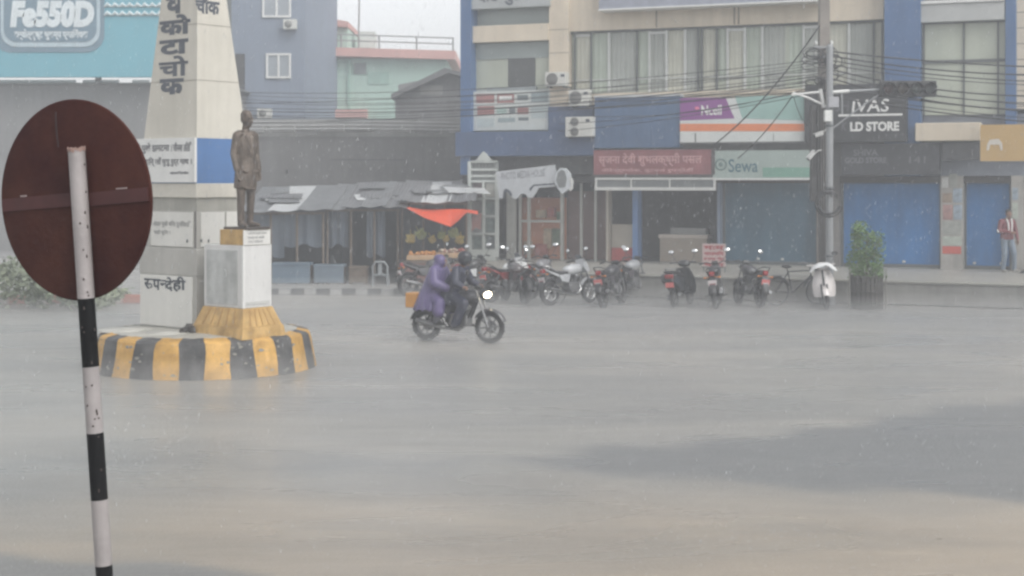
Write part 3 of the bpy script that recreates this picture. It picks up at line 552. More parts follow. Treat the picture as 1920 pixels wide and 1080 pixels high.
# ------------------------------------------------------------------ people
def hand(m, wr, d, nrm, side, curl=0.5, s=1.0):  # palm, four curled fingers of unequal length and a thumb from the side of the palm
    wr = Vector(wr); d = Vector(d).normalized(); nrm = Vector(nrm); nrm = (nrm - d * nrm.dot(d)).normalized(); ax = d.cross(nrm).normalized() * side
    cap(m, wr, wr + d * .035 * s, .024 * s, .028 * s, 8)
    for k in (-1, 0, 1): cap(m, wr + d * .03 * s + ax * k * .018 * s, wr + d * .085 * s + ax * k * .022 * s, .016 * s, .015 * s, 8)
    for k, ln in ((-1.5, .065), (-.5, .08), (.5, .085), (1.5, .075)):
        p = wr + d * .088 * s + ax * k * .0185 * s; a = curl * .6; q = d
        for j, f in enumerate((.45, .32, .23)):
            q = (d * math.cos(a) + nrm * math.sin(a)); e = p + q * ln * f * s; cap(m, p, e, (.0105 - .001 * j) * s, (.0095 - .001 * j) * s, 7); p = e; a += curl * .9
    p = wr + d * .035 * s + ax * .028 * s
    e = p + (ax * .8 + d * .7 + nrm * .35).normalized() * .04 * s; cap(m, p, e, .013 * s, .011 * s, 7)
    cap(m, e, e + (d + nrm * curl + ax * .1).normalized() * .032 * s, .011 * s, .009 * s, 7)
def head(m, c, fwd, up=(0, 0, 1), s=1.0, neck=None, neckr=.052):
    c = Vector(c); f = Vector(fwd).normalized(); u = Vector(up); u = (u - f * u.dot(f)).normalized(); l = u.cross(f)
    P_ = lambda x, y, z: c + (f * x + l * y + u * z) * s
    rot = Matrix((f, l, u)).transposed().to_euler()
    m.ell(P_(-.012, 0, .03), (.098 * s, .076 * s, .098 * s), rot, 16)          # skull
    m.ell(P_(.028, 0, -.03), (.066 * s, .060 * s, .085 * s), rot, 14)          # face
    m.ell(P_(.052, 0, -.088), (.034 * s, .038 * s, .028 * s), rot, 10)         # chin
    cap(m, P_(.088, 0, .012), P_(.108, 0, -.028), .010 * s, .014 * s, 8)       # nose
    cap(m, P_(.083, .045, .022), P_(.091, -.045, .022), .013 * s, .013 * s, 8) # brow
    for q in (-1, 1):
        m.ell(P_(.078, q * .032, .004), (.013 * s, .015 * s, .011 * s), rot, 8)  # eye
        m.ell(P_(-.005, q * .078, -.01), (.022 * s, .011 * s, .034 * s), rot, 8) # ear
        m.ell(P_(.06, q * .042, -.03), (.026 * s, .022 * s, .028 * s), rot, 8)   # cheek
    cap(m, P_(.088, .018, -.055), P_(.088, -.018, -.055), .009 * s, .009 * s, 8) # mouth
    if neck is not None: cap(m, P_(-.02, 0, -.05), neck, neckr * s, neckr * 1.15 * s, 12)
def hairs(m, c, fwd, s=1.0, up=(0, 0, 1)):
    c = Vector(c); f = Vector(fwd).normalized(); u = Vector(up); u = (u - f * u.dot(f)).normalized(); l = u.cross(f)
    rot = Matrix((f, l, u)).transposed().to_euler(); P_ = lambda x, y, z: c + (f * x + l * y + u * z) * s
    m.ell(P_(-.026, 0, .055), (.100 * s, .086 * s, .088 * s), rot, 16); m.ell(P_(-.058, 0, .0), (.062 * s, .076 * s, .075 * s), rot, 12)
def limb(m, pts, rs):
    for i in range(len(pts) - 1): cap(m, Vector(pts[i]), Vector(pts[i + 1]), rs[i], rs[i + 1], 12)
def shoe(m, an, d, s=1.0):
    an = Vector(an); d = Vector(d).normalized(); z0 = an.z
    cap(m, an + Vector((0, 0, -.02)) - d * .02, an + Vector((0, 0, -.045)) - d * .03, .042 * s, .040 * s, 10)
    cap(m, an + Vector((0, 0, -.045)), an + d * .12 * s + Vector((0, 0, -.055)), .042 * s, .034 * s, 10)
    cap(m, an + d * .12 * s + Vector((0, 0, -.055)), an + d * .17 * s + Vector((0, 0, -.06)), .034 * s, .026 * s, 10)
# ------------------------------------------------------------------ traffic island, obelisk, pedestal, statue
IC = Vector((-4.98, 24.25, 0)); IR = 1.68
yel = pm('island_yellow', (.50, .275, .055), .55, .28, 3.5, .2, c2=(.56, .33, .09), streak=.25); blk = pm('island_black', (.038, .038, .040), .55, .35, 4.0, .2, c2=(.085, .084, .082), streak=.2)
topc = pm('island_top', (.36, .35, .31), .55, .3, 1.6, .25)
isl = thing('traffic_island', 'round traffic island with battered wall in slanting yellow and black stripes', 'traffic island', IC)
m = MB(); NS = 28; SUB = 4
prof = [(IR + .11, 0.0), (IR + .075, .18), (IR + .03, .42), (IR, .535), (IR - .035, .57), (IR - .20, .605)]
n = NS * SUB; vs = []
for j, (r_, z) in enumerate(prof):
    for i in range(n): a = 2 * math.pi * (i + .5) / n - 0.012 * 0 + (0.10 * (1 - z / .6)) * math.copysign(1, math.cos(2 * math.pi * i / n)) * 0 - .055; a += .010 * math.sin(i * 2.7 + j * 1.3) * (i % SUB == 0); vs.append((r_ * math.cos(a), r_ * math.sin(a), z + .006 * math.sin(i * 1.9 + j)))
for j in range(len(prof) - 1):
    for i in range(n):
        k = (i // SUB) % 2; m.add([vs[j * n + i], vs[j * n + (i + 1) % n], vs[(j + 1) * n + (i + 1) % n], vs[(j + 1) * n + i]], [(0, 1, 2, 3)], k, True)
m.build('striped_wall', [yel, blk], isl)
random.seed(4); m = MB()
for i in range(60):
    a = R(random.uniform(-165, -15)); z = .05 + .5 * random.random() ** 1.5; r_ = IR + .105 - .17 * z + .0; w_ = random.uniform(.012, .045); c = Vector((r_ * math.cos(a), r_ * math.sin(a), z)); t_ = Vector((-math.sin(a), math.cos(a), 0)); nrm = Vector((math.cos(a), math.sin(a), .1)) * .004
    m.prism([c + t_ * w_ * math.cos(k) * random.uniform(.5, 1.3) + Vector((0, 0, 1)) * w_ * .7 * math.sin(k) * random.uniform(.5, 1.2) - nrm for k in (0, 1, 2, 3.1, 4.2, 5.3)], nrm * 2)
m.build('chipped_patch', pm('bare_concrete', (.26, .25, .22), .8, .2, 6), isl)
m = MB(); m.lathe([(0.001, .62), (.9, .62), (IR - .19, .6)], 40); m.build('top', topc, isl)
m = MB()
for (px, py, rr_, a) in ((235, 618, .42, .3), (318, 626, .36, -.2)):
    c = PX(px, py, 24.05 if px < 300 else 23.55); m.lathe([(.001, .035), (rr_, .03), (rr_ * 1.03, 0)], 11, (c.x - IC.x, c.y - IC.y, .597))
m.build('broken_cap', pm('pale_mortar', (.44, .43, .39), .6, .2, 3, .3), isl)
MA = R(-38)
ob_loc = PX(369, 620, 23.9); ob_loc.z = .6
mcr = pm('monument_cream', (.58, .55, .48), .6, .07, 1.1, .06, streak=.13); mgr = pm('monument_grey', (.42, .41, .38), .65, .10, 1.6, .08, streak=.18)
mwh = pm('monument_white', (.66, .65, .61), .55, .06, 1.4, .05, streak=.10); mblue = pm('monument_blue', (.07, .17, .38), .5, .1, 1.2, streak=.15)
ob = thing('memorial_obelisk', 'tall cream tapering memorial obelisk with vertical dark lettering and a blue band', 'monument', ob_loc, MA)
MC = 38; cs, sn = math.cos(R(MC)), math.sin(R(MC))
def lx(px): # x along left face for a column of the photograph
    k = (px - 960) / FPX; return (k * ob_loc.y - ob_loc.x) / (cs + k * sn)
def rx_(px): # y along right face
    k = (px - 960) / FPX; return (k * ob_loc.y - ob_loc.x) / (sn - k * cs)
zz = lambda py: CAMH - (py - 340) / 116.7 - .6
def slab(m, a, b, z0, z1, g=0.0, mi=0): return m.bx(-a - g, g, -g, b + g, z0, z1, mi)
m = MB(); slab(m, 1.33, 1.0, -.02, zz(517), .045); m.build('plinth', mgr, ob, bevel=.008)
m = MB(); slab(m, 1.33, 1.0, zz(517) + .002, zz(466), .05); m.build('plinth_course', mgr, ob, bevel=.008)
m = MB(); slab(m, 1.24, .98, zz(466) + .002, zz(396), 0.0); m.build('inscription_block', mgr, ob)
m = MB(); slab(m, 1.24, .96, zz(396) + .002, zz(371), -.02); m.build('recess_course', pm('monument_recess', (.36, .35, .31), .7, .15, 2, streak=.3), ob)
m = MB(); slab(m, 1.30, 1.0, zz(371) + .002, zz(344), .02); m.build('cornice', mcr, ob, bevel=.01)
m = MB(); slab(m, 1.33, 1.0, zz(344) + .002, zz(259), .0); m.build('band_block', mblue, ob)
# tapering shaft, corner kept
za, zb_, zt = zz(259) + .002, zz(0), 7.0
def sec(z):
    k = (z - za) / (zb_ - za); return 1.33 - .39 * k, 1.06 - .42 * k, .02 * k
m = MB(); A = sec(za); Bq = sec(zt)
def ring(S_, z): a, b, g = S_; return [(-a + g, g, z), (-g * .4, g, z), (-g * .4, b, z), (-a + g, b, z)]
m.add(ring(A, za) + ring(Bq, zt), [(0, 1, 5, 4), (1, 2, 6, 5), (2, 3, 7, 6), (3, 0, 4, 7), (4, 5, 6, 7), (3, 2, 1, 0)]); m.build('shaft', mcr, ob)
m = MB()
for py in (151, 46, -60):
    z = zz(py); a, b, g = sec(z); m.bx(-a + g - .003, -g * .4 + .003, g - .003, b + .003, z, z + .012)
m.build('course_joint', pm('monument_joint', (.30, .28, .24), .8), ob)
m = MB(); m.bx(-1.54, .003, -.045, -.001, zz(342), zz(258)); m.build('white_board', white, ob)
m = MB(); m.bx(lx(285), lx(363), -.025, -.001, zz(463), zz(398)); m.bx(.001, .022, .07, .56, zz(463), zz(398)); m.bx(.001, .022, .60, .93, zz(463), zz(398)); m.build('inscription_panel', mwh, ob)
m = MB(); m.bx(lx(269), lx(366), -.07, -.046, zz(615), zz(519)); m.build('name_panel', mwh, ob, bevel=.004)
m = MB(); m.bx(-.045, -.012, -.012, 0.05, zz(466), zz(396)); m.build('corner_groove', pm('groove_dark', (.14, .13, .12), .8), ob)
# lettering on the sloping left face
m = MB(); sl_ = lambda z: sec(z)[2]
def tl(s_, p0, p1, y0, y1, **kw):
    m.text(s_, (lx(p0), lx(p1), zz(y1) , zz(y0)), lambda a, z, h: (a, sl_(z) - .001 - h, z), **kw)
tl('व', 310, 341, -12, 22, bold=.055); tl('को', 298, 356, 24, 62, bold=.05); tl('टा', 298, 352, 71, 99, bold=.05); tl('चो', 297, 352, 102, 141, bold=.03); tl('क', 299, 344, 145, 175, bold=.055)
m.text('चौक', (rx_(367), rx_(412), zz(25), zz(-9)), lambda a, z, h: (-sl_(z) * .4 + .001 + h, a, z), bold=.04)
m.text('देवकोटा', (rx_(366), rx_(418), zz(-20), zz(-50)), lambda a, z, h: (-sl_(z) * .4 + .001 + h, a, z), bold=.04)
lk = pm('monument_lettering', (.07, .08, .10), .6, .15, 6); m.build('lettering', lk, ob)
m = MB()
def tb(s_, p0, p1, y0, y1, y, **kw): m.text(s_, (lx(p0), lx(p1), zz(y1), zz(y0)), lambda a, z, h: (a, y - h, z), **kw)
tb('दो दो पुखे झमटमा', 246, 322, 266, 287, -.046, bold=.025); tb('/ जीनमा तिति', 325, 364, 266, 284, -.046, bold=.025)
tb('के को किन् जाँ घुसु रुद्र गाथ ।', 252, 364, 294, 312, -.046, bold=.025); tb('महाकवि देवकोटा', 323, 358, 321, 327, -.046, bold=.04)
m.build('board_lettering', pm('board_ink', (.13, .13, .14)), ob)
m = MB(); tb('लाता पुखे बिना दुनियादि', 290, 361, 414, 428, -.026, bold=.02); tb('कहो सुनेर ।', 291, 322, 431, 443, -.026, bold=.02)
m.build('panel_lettering', pm('panel_ink', (.27, .27, .26)), ob)
m = MB()
yn = -.071; z1, z0 = zz(521), zz(551)
def tn(s_, p0, p1, y0, y1, **kw): m.text(s_, (lx(p0), lx(p1), zz(y1), zz(y0)), lambda a, z, h: (a, yn - h, z), **kw)
tn('र', 277, 287, 526, 547, bold=.03);
m.tube([(lx(284.5), yn - .003, zz(538)), (lx(288), yn - .003, zz(535.5)), (lx(291), yn - .003, zz(537)), (lx(291.5), yn - .003, zz(541)), (lx(288.5), yn - .003, zz(543.5))], .012, 6); m.bx(lx(277), lx(294), yn - .004, yn - .0005, zz(529), zz(526)); tn('प', 293, 307, 526, 547, bold=.03); tn('न', 306, 318, 527, 543, bold=.03, clip=.2); tn('दे', 317, 331, 521, 548, bold=.03); tn('ही', 330, 355, 519, 548, bold=.03)
m.build('name_lettering', pm('name_ink', (.035, .045, .06)), ob)
m = MB()
for px, py in ((354, 452), (375.5, 451), (389, 452)):
    q = lx(px) if px < 370 else 0; m.box((q, -.03, zz(py)) if px < 370 else (.026, rx_(px), zz(py)), (.022, .022, .05))
m.build('bolt', dalum, ob)
# pedestal
pd = PX(456, 630, 23.02); pd.z = .6
ped = thing('statue_pedestal', 'white statue pedestal with flared yellow foot and yellow cap', 'pedestal', pd, MA)
pz = lambda py: CAMH - (py - 340) / 121.2 - .6
pyel = pm('pedestal_yellow', (.47, .28, .085), .6, .28, 4, .2, c2=(.54, .35, .13), streak=.35)
pa, pb = .91, .59
m = MB(); m.bx(-pa, 0, 0, pb, pz(578), pz(460)); m.build('shaft', pm('pedestal_white', (.62, .615, .60), .5, .05, 1.5, streak=.12), ped, bevel=.008)
m = MB(); m.bx(-pa + .07, -.13, -.012, -.001, pz(572), pz(470)); m.build('worn_plaque', pm('plaque_grey', (.46, .47, .46), .5, .25, 3, streak=.35), ped)
m = MB(); m.bx(-.03, .004, -.004, .03, pz(578) + .002, pz(460) - .002); m.build('corner_strip', white, ped)
m = MB(); m.bx(.001, .012, .06, pb - .06, pz(572), pz(566)); m.build('sill_line', pm('line_grey', (.5, .5, .48)), ped)
def rg(g, z): return [(-pa - g, -g, z), (g, -g, z), (g, pb + g, z), (-pa - g, pb + g, z)]
FACES = [(0, 1, 5, 4), (1, 2, 6, 5), (2, 3, 7, 6), (3, 0, 4, 7), (4, 5, 6, 7), (3, 2, 1, 0)]
m = MB(); m.add(rg(.115, .15) + rg(.01, pz(578) - .002), FACES); m.add(rg(.16, -.03) + rg(.13, .148), FACES); ft = m.build('flared_foot', pyel, ped)
m = MB()
for i in range(1, 6):
    f = i / 6; y = -.09 + (pb + .18) * f; m.prism([(.118, y, .16), (.118, y + .014, .16), (.015, .03 + (pb - .06) * f + .014, pz(580)), (.015, .03 + (pb - .06) * f, pz(580))], (.004, 0, 0))
    x = -pa - .09 + (pa + .18) * f; m.prism([(x, -.118, .16), (x + .014, -.118, .16), (-pa + .03 + (pa - .06) * f + .014, -.015, pz(580)), (-pa + .03 + (pa - .06) * f, -.015, pz(580))], (0, -.004, 0))
m.build('flute', pm('flute_brown', (.33, .18, .05), .6), ft)
cx0, cx1, cy0, cy1 = -.54, .0, .0, .55; cz0, cz1 = pz(460) + .002, pz(431)
m = MB(); m.bx(cx0, cx1, cy0, cy1, cz0, cz1); m.build('cap', pyel, ped, bevel=.006)
m = MB(); m.bx(.001, .014, cy0 - .004, cy1, cz0 + .003, cz1 - .003); m.build('plaque', pm('plaque_white', (.62, .61, .58), .5, .1, 3), ped)
m = MB()
for k, s_ in enumerate(('महाकवि लक्ष्मी प्रसाद', 'देवकोटा को सालिक', 'नगर विकास')):
    z1 = cz1 - .035 - k * .062; m.text(s_, (cy0 + .08, cy1 - .08 - k * .04, z1 - .045, z1), lambda a, z, h: (.0145 + h * .5, a, z), bold=.02)
m.build('plaque_lettering', pm('plaque_ink', (.25, .25, .25)), ped)
m = MB(); m.bx(cx0 + .03, cx1 + .04, cy0 + .05, cy1 - .03, cz1 + .002, cz1 + .04); m.build('statue_plinth', pm('bronze_plinth', (.07, .055, .045), .5, .2, 4, metal=.3), ped, bevel=.006)
# statue
ct = Matrix.Rotation(MA, 3, 'Z') @ Vector(((cx0 + cx1) / 2 + .04, (cy0 + cy1) / 2 - .02, 0))
st_loc = Vector((pd.x + ct.x, pd.y + ct.y, .6 + cz1 + .041))
m = MB(); fw = Vector((1, 0.12, 0))
head(m, (.045, .0, 1.675), (1, .05, -.06), s=1.06, neck=(.0, 0, 1.50), neckr=.056); hairs(m, (.04, 0, 1.68), (1, .05, -.06), 1.05)
loft(m, [((-.01, 0, .60), .150, .225), ((-.005, 0, .68), .152, .225), ((0, 0, .82), .150, .212), ((0, 0, .98), .142, .192), ((0, 0, 1.12), .138, .182), ((0, 0, 1.26), .138, .196), ((-.005, 0, 1.38), .118, .205), ((-.005, 0, 1.45), .085, .16)])
cap(m, (0, -.16, 1.435), (0, .16, 1.435), .075, .075)
for q in (-1, 1):
    limb(m, [(0, q * .205, 1.42), (-.02, q * .255, 1.14), (.05, q * .255, .90)], [.072, .062, .05])
    hand(m, (.055, q * .258, .875), (.12, 0, -1), (.5, -q * .8, 0), q, .55, 1.1)
    limb(m, [(0, q * .10, .72), (.02 if q > 0 else 0, q * .105, .46), (-.01, q * .105, .10)], [.095, .072, .058])
    shoe(m, (-.01, q * .105, .085), (1, q * .25, 0), 1.1)
    cap(m, (.10, q * .07, 1.40), (.145, q * .02, 1.12), .03, .022, 8)                 # lapels
    cap(m, (.135, q * .10, .86), (.13, q * .17, .87), .016, .016, 8)                  # pocket flaps
cap(m, (.05, .07, 1.46), (.09, .02, 1.38), .03, .02, 8); cap(m, (.05, -.07, 1.46), (.09, -.02, 1.38), .03, .02, 8)
cap(m, (.145, .0, 1.1), (.15, .01, .62), .012, .012, 8); cap(m, (.15, .09, .58), (.12, -.10, .60), .02, .02, 8)
bronze = pm('statue_bronze', (.085, .063, .047), .5, .35, 6, .2, metal=.3, c2=(.125, .10, .08))
stt = fuse('statue', m, bronze, None, .013, 2); stt.location = st_loc; stt.rotation_euler = (0, 0, MA); stt.scale = (.94, .90, 1.0)
tag(stt, 'brown bronze statue of a standing man in long coat on the white pedestal', 'statue')
# two dark lumps beside the name panel
for (px, py, s_, lb) in ((345, 609, 1.0, 'smaller dark broken lump on the island by the name panel'), (357, 606, 1.35, 'larger dark broken lump on the island against the yellow pedestal foot')):
    c = PX(px, py, 23.45); m = MB()
    for k in range(6): m.box((random.uniform(-.03, .03) * s_, random.uniform(-.03, .03) * s_, .04 * s_ + random.uniform(-.02, .05) * s_), (.06 * s_, .05 * s_, .07 * s_), (random.random() * 3, random.random() * 3, random.random() * 3))
    q = m.build('rubble', pm('rubble_dark', (.06, .055, .05), .8, .3, 8), None, (c.x, c.y, .6)); tag(q, lb, 'rubble')
# ------------------------------------------------------------------ road sign seen from behind
SY = 5.5; tilt = R(3.75)
sg = thing('road_sign', 'back of a round dark maroon road sign on a leaning black and white post', 'road sign')
sg.location = PX(140, 375, SY)
Mr = Matrix.Rotation(-tilt, 4, 'Y')
sg.rotation_euler = (0, -tilt, 0)
yaw = R(-28); Rd = .371
Mz = Matrix.Rotation(yaw, 3, 'Z')
mar = pm('sign_back_maroon', (.045, .0085, .0095), .7, .25, 3.5, .06, c2=(.066, .022, .015), streak=.25, spec=.12)
prof_ = Matrix.Rotation(R(90), 3, 'X')
m = MB(); m.lathe([(.0005, .004), (Rd - .006, .004), (Rd, .002), (Rd, -.004), (.0005, -.004)], 72, (0, 0, 0), Mz @ prof_); m.build('plate', mar, sg)
def dp(x, z, h): v = Mz @ Vector((x, -h, z)); return v
m = MB()
for z0, z1, h in ((-.022, .028, .010),):
    for x0, x1 in ((-Rd + .01, -.003), (.075, Rd - .012)): m.add([dp(x, z, hh) for hh in (.0045, h) for x, z in ((x0, z0 - .004), (x1, z0), (x1, z1), (x0, z1 - .006))], [(0, 3, 2, 1), (4, 5, 6, 7), (0, 1, 5, 4), (1, 2, 6, 5), (2, 3, 7, 6), (3, 0, 4, 7)])
m.build('brace_strap', pm('strap_maroon', (.07, .024, .023), .55, .3, 5, spec=.3), sg)
m = MB(); m.tube([dp(-.06, .33, .005), dp(-.062, .26, .006), dp(-.058, .2, .005)], .0035, 6); m.build('weld_seam', pm('seam_maroon', (.03, .012, .012), .6), sg)
m = MB(); m.box(dp(-.245, .028, .011), (.03, .004, .006), (0, 0, yaw)); m.box(dp(.24, .03, .011), (.05, .004, .005), (0, 0, yaw)); m.build('scratch', pm('scratch_pale', (.35, .28, .27)), sg)
pr = .0305; hw = Vector((.037, -.063, 0))
pxs = [(283, 560, 0), (560, 688, 1), (688, 812, 0), (812, 937, 1), (937, 1060, 0), (1060, 1184, 1), (1184, 1310, 0), (1310, 1440, 1), (1440, 1870, 0)]
m = MB()
for y0, y1, mi in pxs:
    z0 = -(y0 - 375) * (SY - .05) / FPX; z1 = -(y1 - 375) * (SY - .05) / FPX
    m.cyl(hw + Vector((0, 0, z1)), hw + Vector((0, 0, z0)), pr, pr, 28, mi, cap=False)
pst = m.build('post', [pm('post_white', (.36, .33, .325), .45, .14, 6, .1, streak=.2), pm('post_black', (.006, .006, .0065), .6, .3, 5, spec=.12)], sg)
z0 = -(283 - 375) * (SY - .05) / FPX
m = MB()
for i in range(22):
    a = i / 22 * 2 * math.pi; m.box((hw.x + pr * .96 * math.cos(a), hw.y + pr * .96 * math.sin(a), z0 + .003 + .003 * math.sin(i * 2.3)), (.009, .006, .012 + .006 * math.sin(i * 1.7)), (0, .3 * math.sin(i), a + math.pi / 2))
m.build('rusty_edge', pm('rust_pale', (.33, .22, .19), .8, .5, 30), pst)
m = MB()
for i in range(26):
    a = R(random.uniform(-120, -20)); z = z0 - random.uniform(.05, 1.25); m.ell((hw.x + pr * math.cos(a), hw.y + pr * math.sin(a), z), (.004, .004, random.uniform(.003, .009)), n=6)
m.build('paint_chip', pm('chip_dark', (.06, .045, .04), .8), pst)
m = MB()
for z in (.0, -.25): m.box((hw.x, hw.y + .035, z), (.06, .04, .03), (0, 0, yaw))
m.build('clamp', mar, sg)
# ------------------------------------------------------------------ two-wheelers (local frame: x forward, y left, z up, origin on the ground between the wheels)
rub = pm('tyre_rubber', (.022, .022, .023), .8, .2, 8, .1); blkm = pm('black_plastic', (.028, .028, .030), .45, .2, 6); chrome = pm('chrome', (.62, .62, .62), .18, .05, 4, metal=1.0)
steel = pm('engine_alloy', (.24, .24, .245), .4, .25, 8, metal=.6); seatm = pm('seat_vinyl', (.026, .025, .026), .55, .2, 8)
mirr = pm('mirror_glass', (.9, .9, .9), .12, .02, 2, metal=1.0); redl = pm('red_lens', (.28, .02, .02), .2, .1, 5); amb = pm('amber_lens', (.6, .2, .03), .2)
plate_r = pm('plate_red', (.62, .16, .15), .4, .1, 5); plate_w = pm('plate_white', (.66, .60, .60), .4, .1, 5); lens = pm('clear_lens', (.6, .62, .64), .12, .05)
MXZ = Matrix.Rotation(R(90), 3, 'X')
def wheel(t_, x, Rw, rt, rimmat, spokes=8, wire=False, yaw=0.0, cx=None):
    My = Matrix.Rotation(yaw, 3, 'Z'); c = Vector((x, 0, Rw))
    m = MB(); m.torus(c, Rw - rt, rt, My @ MXZ, 32, 9)
    for i in range(28 if not wire else 0):
        a = 2 * math.pi * i / 28; m.box(c + My @ Vector(((Rw - .004) * math.cos(a), (i % 2 - .5) * .03, (Rw - .004) * math.sin(a))), (.02, .05, .012), (0, math.pi / 2 - a, yaw))
    w_ = m.build('wheel', rub, t_)
    m = MB(); m.torus(c, Rw - rt * 1.75, rt * .34, My @ MXZ, 28, 6, sq=1.9)
    m.cyl(c + My @ Vector((0, -.05, 0)), c + My @ Vector((0, .05, 0)), .035 if not wire else .02, n=12)
    for i in range(spokes):
        a = 2 * math.pi * i / spokes; m.tube([c + My @ Vector((.03 * math.cos(a), .0, .03 * math.sin(a))), c + My @ Vector(((Rw - rt * 1.7) * math.cos(a + .12), 0, (Rw - rt * 1.7) * math.sin(a + .12)))], .016 if not wire else .0022, 6)
    if not wire: m.lathe([(.06, -.004), (.115, -.004), (.115, .004), (.06, .004)], 24, c + My @ Vector((0, .062, 0)), My @ MXZ)
    m.build('rim', rimmat, w_); return w_
def fender(t_, x, Rw, a0, a1, wd, mat, thick=.012, name='mudguard'):
    m = MB(); nseg = 14; ins = []
    for i in range(nseg + 1):
        a = R(a0 + (a1 - a0) * i / nseg); rr = Rw + .035
        for y, dr in ((-wd, -.02), (-wd * .6, .006), (0, .014), (wd * .6, .006), (wd, -.02)): ins.append((x + (rr + dr) * math.cos(a), y, Rw + (rr + dr) * math.sin(a)))
    k = 5; fs = [(i * k + j, i * k + j + 1, (i + 1) * k + j + 1, (i + 1) * k + j) for i in range(nseg) for j in range(k - 1)]
    m.add(ins, fs, 0, True); m.add([(x + (Rw + .035 + dr - thick) * math.cos(R(a0 + (a1 - a0) * i / nseg)), y, Rw + (Rw + .035 + dr - thick) * math.sin(R(a0 + (a1 - a0) * i / nseg))) for i in range(nseg + 1) for y, dr in ((-wd, -.02), (-wd * .6, .006), (0, .014), (wd * .6, .006), (wd, -.02))], [f[::-1] for f in fs], 0, True)
    return m.build(name, mat, t_)
def mirrors(t_, bx_, bz, sp=.33, hz=.24, up=.18, only=None, glossy=mirr):
    for q in (-1, 1):
        if only and q != only: continue
        m = MB(); e = Vector((bx_ - .03, q * sp, bz + hz)); m.tube([(bx_, q * .2, bz), (bx_ + .03, q * (sp - .04), bz + hz * .55), e], .007, 6)
        Mt = Euler((0, up, -q * .12)).to_matrix()
        m.ell(e + Mt @ Vector((.012, 0, .02)), (.025, .078, .052), (0, up, -q * .12), 14); st_ = m.build('mirror', blkm, t_)
        m = MB(); m.lathe([(.0005, .0), (.068, .0), (.070, -.004)], 20, e + Mt @ Vector((-.016, 0, .02)), Mt @ Matrix.Diagonal((1, 1, .68)) @ Matrix.Rotation(R(-90), 3, 'Y')); m.build('mirror_face', glossy, st_)
def motorcycle(label, loc, rz, lean=.10, body=(.05, .05, .055), tank=None, plate=plate_r, seat=seatm, yaw=0.0, mir=None, fair=False, stand=True, group='motorcycles parked along the terrace step', rim=None, name='parked_motorcycle', tail=True, on=False, box=None, rack=True):
    t_ = thing(name, label, 'motorcycle', loc, rz, group, lean)
    key = '_%d_%d_%d' % tuple(int(255 * v) for v in body); bm_ = pm('bike_paint' + key, body, .3, .12, 4, coat=.4)
    tk = tank or body; tm = pm('bike_paint_%d_%d_%d' % tuple(int(255 * v) for v in tk), tk, .28, .10, 4, coat=.4); rim = rim or blkm
    wheel(t_, -.65, .30, .062, rim); wheel(t_, .66, .30, .05, rim, yaw=yaw)
    m = MB()                                        # frame and swing arm
    for q in (-.07, .07):
        m.tube([(.42, q * .6, .88), (.30, q, .55), (.15, q, .30), (-.20, q, .28), (-.32, q, .46), (-.65, q, .30)], .018, 7); m.tube([(.38, q * .5, .86), (-.05, q, .70), (-.55, q, .72)], .016, 7)
        m.tube([(-.42, q * 1.5, .66), (-.62, q * 1.6, .34)], .026, 8)
    m.build('frame', blkm, t_)
    m = MB(); m.box((.08, 0, .42), (.34, .24, .22)); m.cyl((.12, 0, .48), (.26, 0, .72), .095, .085, 14); m.cyl((0, -.17, .38), (0, .17, .38), .10, n=16)
    for k in range(5): c = Vector((.14, 0, .52)) + Vector((.14, 0, .24)).normalized() * k * .04; m.box(c, (.2, .22, .010), (0, .53, 0))
    m.build('engine', steel, t_, bevel=.008)
    m = MB(); m.ell((.16, 0, .84), (.30, .145, .135), (0, -.10, 0), 18, e=.8); m.box((.13, 0, .975), (.10, .09, .02), (0, -.05, 0)); m.build('fuel_tank', tm, t_)
    m = MB(); m.prism([(-.08, -.13, .80), (-.10, -.13, .72), (-.40, -.13, .74), (-.72, -.13, .86), (-.70, -.13, .90), (-.44, -.13, .83), (-.26, -.13, .80)], (0, .26, 0)); m.build('seat', seat, t_, bevel=.03)
    m = MB()
    for q in (-1, 1): m.prism([(-.02, q * .11, .74), (-.12, q * .13, .52), (-.34, q * .13, .56), (-.40, q * .12, .72)], (0, q * .02, 0)); m.prism([(-.40, q * .10, .74), (-.38, q * .11, .66), (-.78, q * .06, .84), (-.82, q * .05, .90)], (0, q * .025, 0))
    m.build('side_panel', bm_, t_, bevel=.008)
    if tail:
        m = MB(); m.prism([(-.76, -.06, .80), (-.84, -.06, .78), (-.86, -.06, .86), (-.78, -.06, .89)], (0, .12, 0)); tl_ = m.build('tail_light', redl, t_, bevel=.01)
        m = MB()
        for q in (-1, 1): m.tube([(-.80, q * .06, .76), (-.82, q * .15, .75)], .008, 6); m.ell((-.82, q * .17, .75), (.03, .035, .022), n=8)
        m.build('indicator', amb, tl_)
        m = MB(); m.box((-.875, 0, .62), (.012, .20, .13), (0, -.25, 0)); pt_ = m.build('number_plate', plate, t_)
        m = MB(); m.prism([(-.68, -.07, .76), (-.80, -.07, .76), (-.93, -.07, .50), (-.88, -.07, .48)], (0, .14, 0)); m.build('plate_holder', blkm, t_); m = MB()
        for k in (-1, 1): m.box((-.884, 0, .62 + k * .028), (.004, .14, .024), (0, -.25, 0))
        m.build('plate_lettering', pm('plate_ink', (.75, .72, .70)) if plate is plate_r else pm('plate_ink_red', (.4, .06, .06)), pt_)
    if rack:
        m = MB(); m.tube([(-.45, .13, .80), (-.70, .14, .92), (-.86, .08, .97), (-.86, -.08, .97), (-.70, -.14, .92), (-.45, -.13, .80)], .012, 7); m.build('grab_rail', chrome if rim is chrome else blkm, t_)
    My = Matrix.Rotation(yaw, 3, 'Z'); piv = Vector((.66, 0, 0)); P_ = lambda x, y, z: piv + My @ (Vector((x, y, z)) - piv)
    m = MB()
